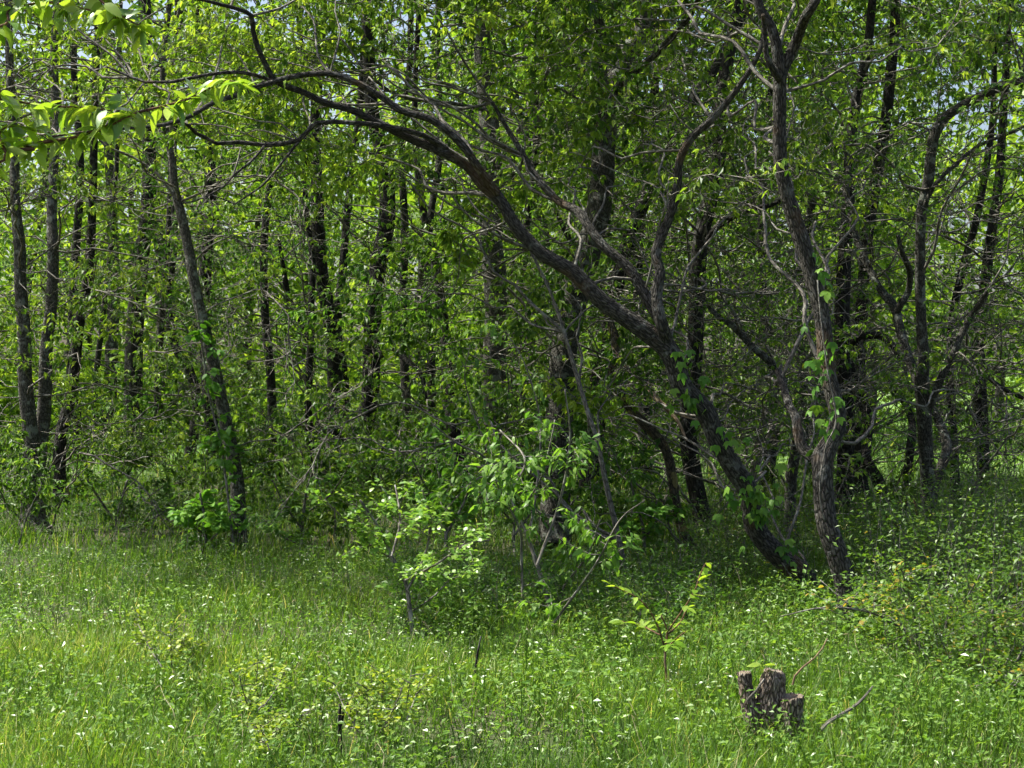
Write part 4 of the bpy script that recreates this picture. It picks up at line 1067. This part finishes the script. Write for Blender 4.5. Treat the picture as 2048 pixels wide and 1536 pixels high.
# ------------------------------------------------------------------ stump and sticks in the grass
def stump():
    d = 6.5
    base = at(1545, 1488, d); base[2] = 0
    root = empty("tree_stump", base, "weathered dark brown three-pronged tree stump in the near grass", "stump")
    s = FPX / d
    def prong(name, pts, seed, ridge=.06, tilt=0, mat_=BARK["stump"], sides=36):
        P = [at(x, y, d + dd) for x, y, w, dd in pts]; W = [w / 2 / s for x, y, w, dd in pts]
        Q, WW = resample(P, W, .012)
        V, q, tr, uv = tube(Q, WW, sides, ridge, seed, False)
        g = np.random.default_rng(seed)
        V = V + g.normal(0, .0018, V.shape)
        m = sides + 1
        top = V[-m:]
        # uneven cut: the rim rises and falls, and the top sinks a little at the centre
        rim = top[:, 2] + tilt * (top[:, 0] - Q[-1][0]) + g.normal(0, .0018, m); rim[-1] = rim[0]
        V[-m:, 2] = rim
        c = len(V); inner = V[-m:].copy(); inner = Q[-1] + (inner - Q[-1]) * .72; inner[:, 2] -= .012
        inner = Q[-1] + (V[-m:] - Q[-1]) * .84; inner[:, 2] -= .003
        b = c - m; j = np.arange(sides)
        V2 = np.vstack([V, inner]); uv2 = np.vstack([uv, uv[-m:]])
        q = np.vstack([q, np.stack([b + j, b + j + 1, c + j + 1, c + j], 1)])
        a = Acc(); a.add(V2, None, q, uv2); o = a.obj(name, mat_, root)
        f = Acc(); f.add(np.vstack([inner, (inner.mean(0) - [0, 0, .004])[None]]), np.stack([j, j + 1, np.full(sides, m)], 1), None, np.vstack([inner[:, :2] - inner[:, :2].mean(0), [[0, 0]]]))
        fo = f.obj("cut_face", BARK["cut"], root); fo.parent = o; return o
    prong("main_stem", [(1545,1500,84,0),(1543,1470,78,0),(1541,1430,66,0),(1541,1395,56,0),(1545,1365,52,0),(1547,1350,49,0),(1548,1344,43,0),(1549,1340,30,0)], 1, .03, .05)
    prong("cut_stem", [(1584,1500,60,-.03),(1582,1460,54,-.03),(1580,1420,52,-.03),(1581,1397,53,-.03),(1581,1392,53,-.03)], 2, .025, .08)
    prong("broken_stem", [(1522,1490,50,-.02),(1510,1450,40,-.02),(1500,1415,32,-.02),(1493,1380,27,-.02),(1489,1350,27,-.02),(1488,1344,26,-.02)], 3, .04, -.1)
    a = Acc()
    Q, WW = resample([at(1494,1400,6.4), at(1512,1382,6.39), at(1528,1358,6.42)], [.006, .005, .004], .02); add_tube(a, Q, WW, 6, .05, 3, True)
    a.obj("splinter", BARK["twig"], root)
BARK["stump"] = bark_material("weathered_stump_bark", (.14, .10, .076), (.38, .305, .25), (.46, .40, .35), .35, 70, 26, 1.0)
BARK["cut"] = bark_material("weathered_cut_wood", (.16, .12, .085), (.34, .27, .20), (.30, .28, .25), .3, 160, 160, .4)
stump()

def stump_sprout():
    rng = np.random.default_rng(8)
    p0 = at(1516, 1368, 6.5)
    root = empty("sprout", p0, "bright green five-part leaf sprouting from the top of the stump", "sprout")
    a = Acc(); Q, WW = resample([p0, at(1518,1340,6.48), at(1524,1330,6.47)], [.003, .002, .0015], .02); add_tube(a, Q, WW, 5); a.obj("stem", LEAF["fresh"], root)
    m = leaf_shape("sprout_leaf", LEAF["fresh"], .45, .06, .2, tint=1.0)
    for (px, az, pi, sz) in ((1518, 3.3, .1, .055), (1522, 2.4, .25, .05), (1526, .3, .2, .06), (1530, -.2, .15, .055), (1522, -1.5, -.5, .05), (1526, -.9, .3, .045)):
        leaf_object(m, root, at(px, 1331, 6.47), az, pi, rng.normal(0, .3), sz)
stump_sprout()

stick("charred_stick", [(680,1505,8),(680,1470,8),(679,1440,7),(680,1407,6)], 6.45, 6.45, "dark", "short charred forked stick standing in the grass at the bottom", "stick", kids=([(681,1452,7),(687,1425,6),(697,1405,5)],))
stick("thin_stick", [(946,1398,5),(949,1360,5),(953,1320,5),(962,1272,3)], 7.5, 7.5, "dark", "thin dark upright stick in the grass at lower centre", "stick")
stick("fallen_stick", [(1642,1460,8),(1660,1442,8),(1690,1425,7),(1715,1408,6),(1732,1390,5),(1746,1372,3)], 6.4, 6.55, "pale", "pale curved fallen stick in the grass right of the stump", "stick")
stick("arched_stem", [(1162,1452,3),(1180,1440,4),(1200,1437,4),(1222,1447,4),(1240,1470,3)], 6.75, 6.75, "pale", "thin pale stem arched over the grass left of the bright sapling", "stick")
stick("dead_branch", [(1850,1330,6),(1838,1300,6),(1822,1278,5),(1795,1245,5),(1760,1225,4),(1700,1208,3),(1640,1160,2)], 8.5, 9.2, "pale", "long pale dead stem arching through the orange-tipped shrub", "stick")
stick("climbing_shoot", [(1585,1370,4),(1590,1352,4),(1605,1335,4),(1630,1315,3),(1645,1297,3),(1655,1276,2)], 6.6, 6.6, "bare", "thin light shoot slanting up from behind the stump", "stick")
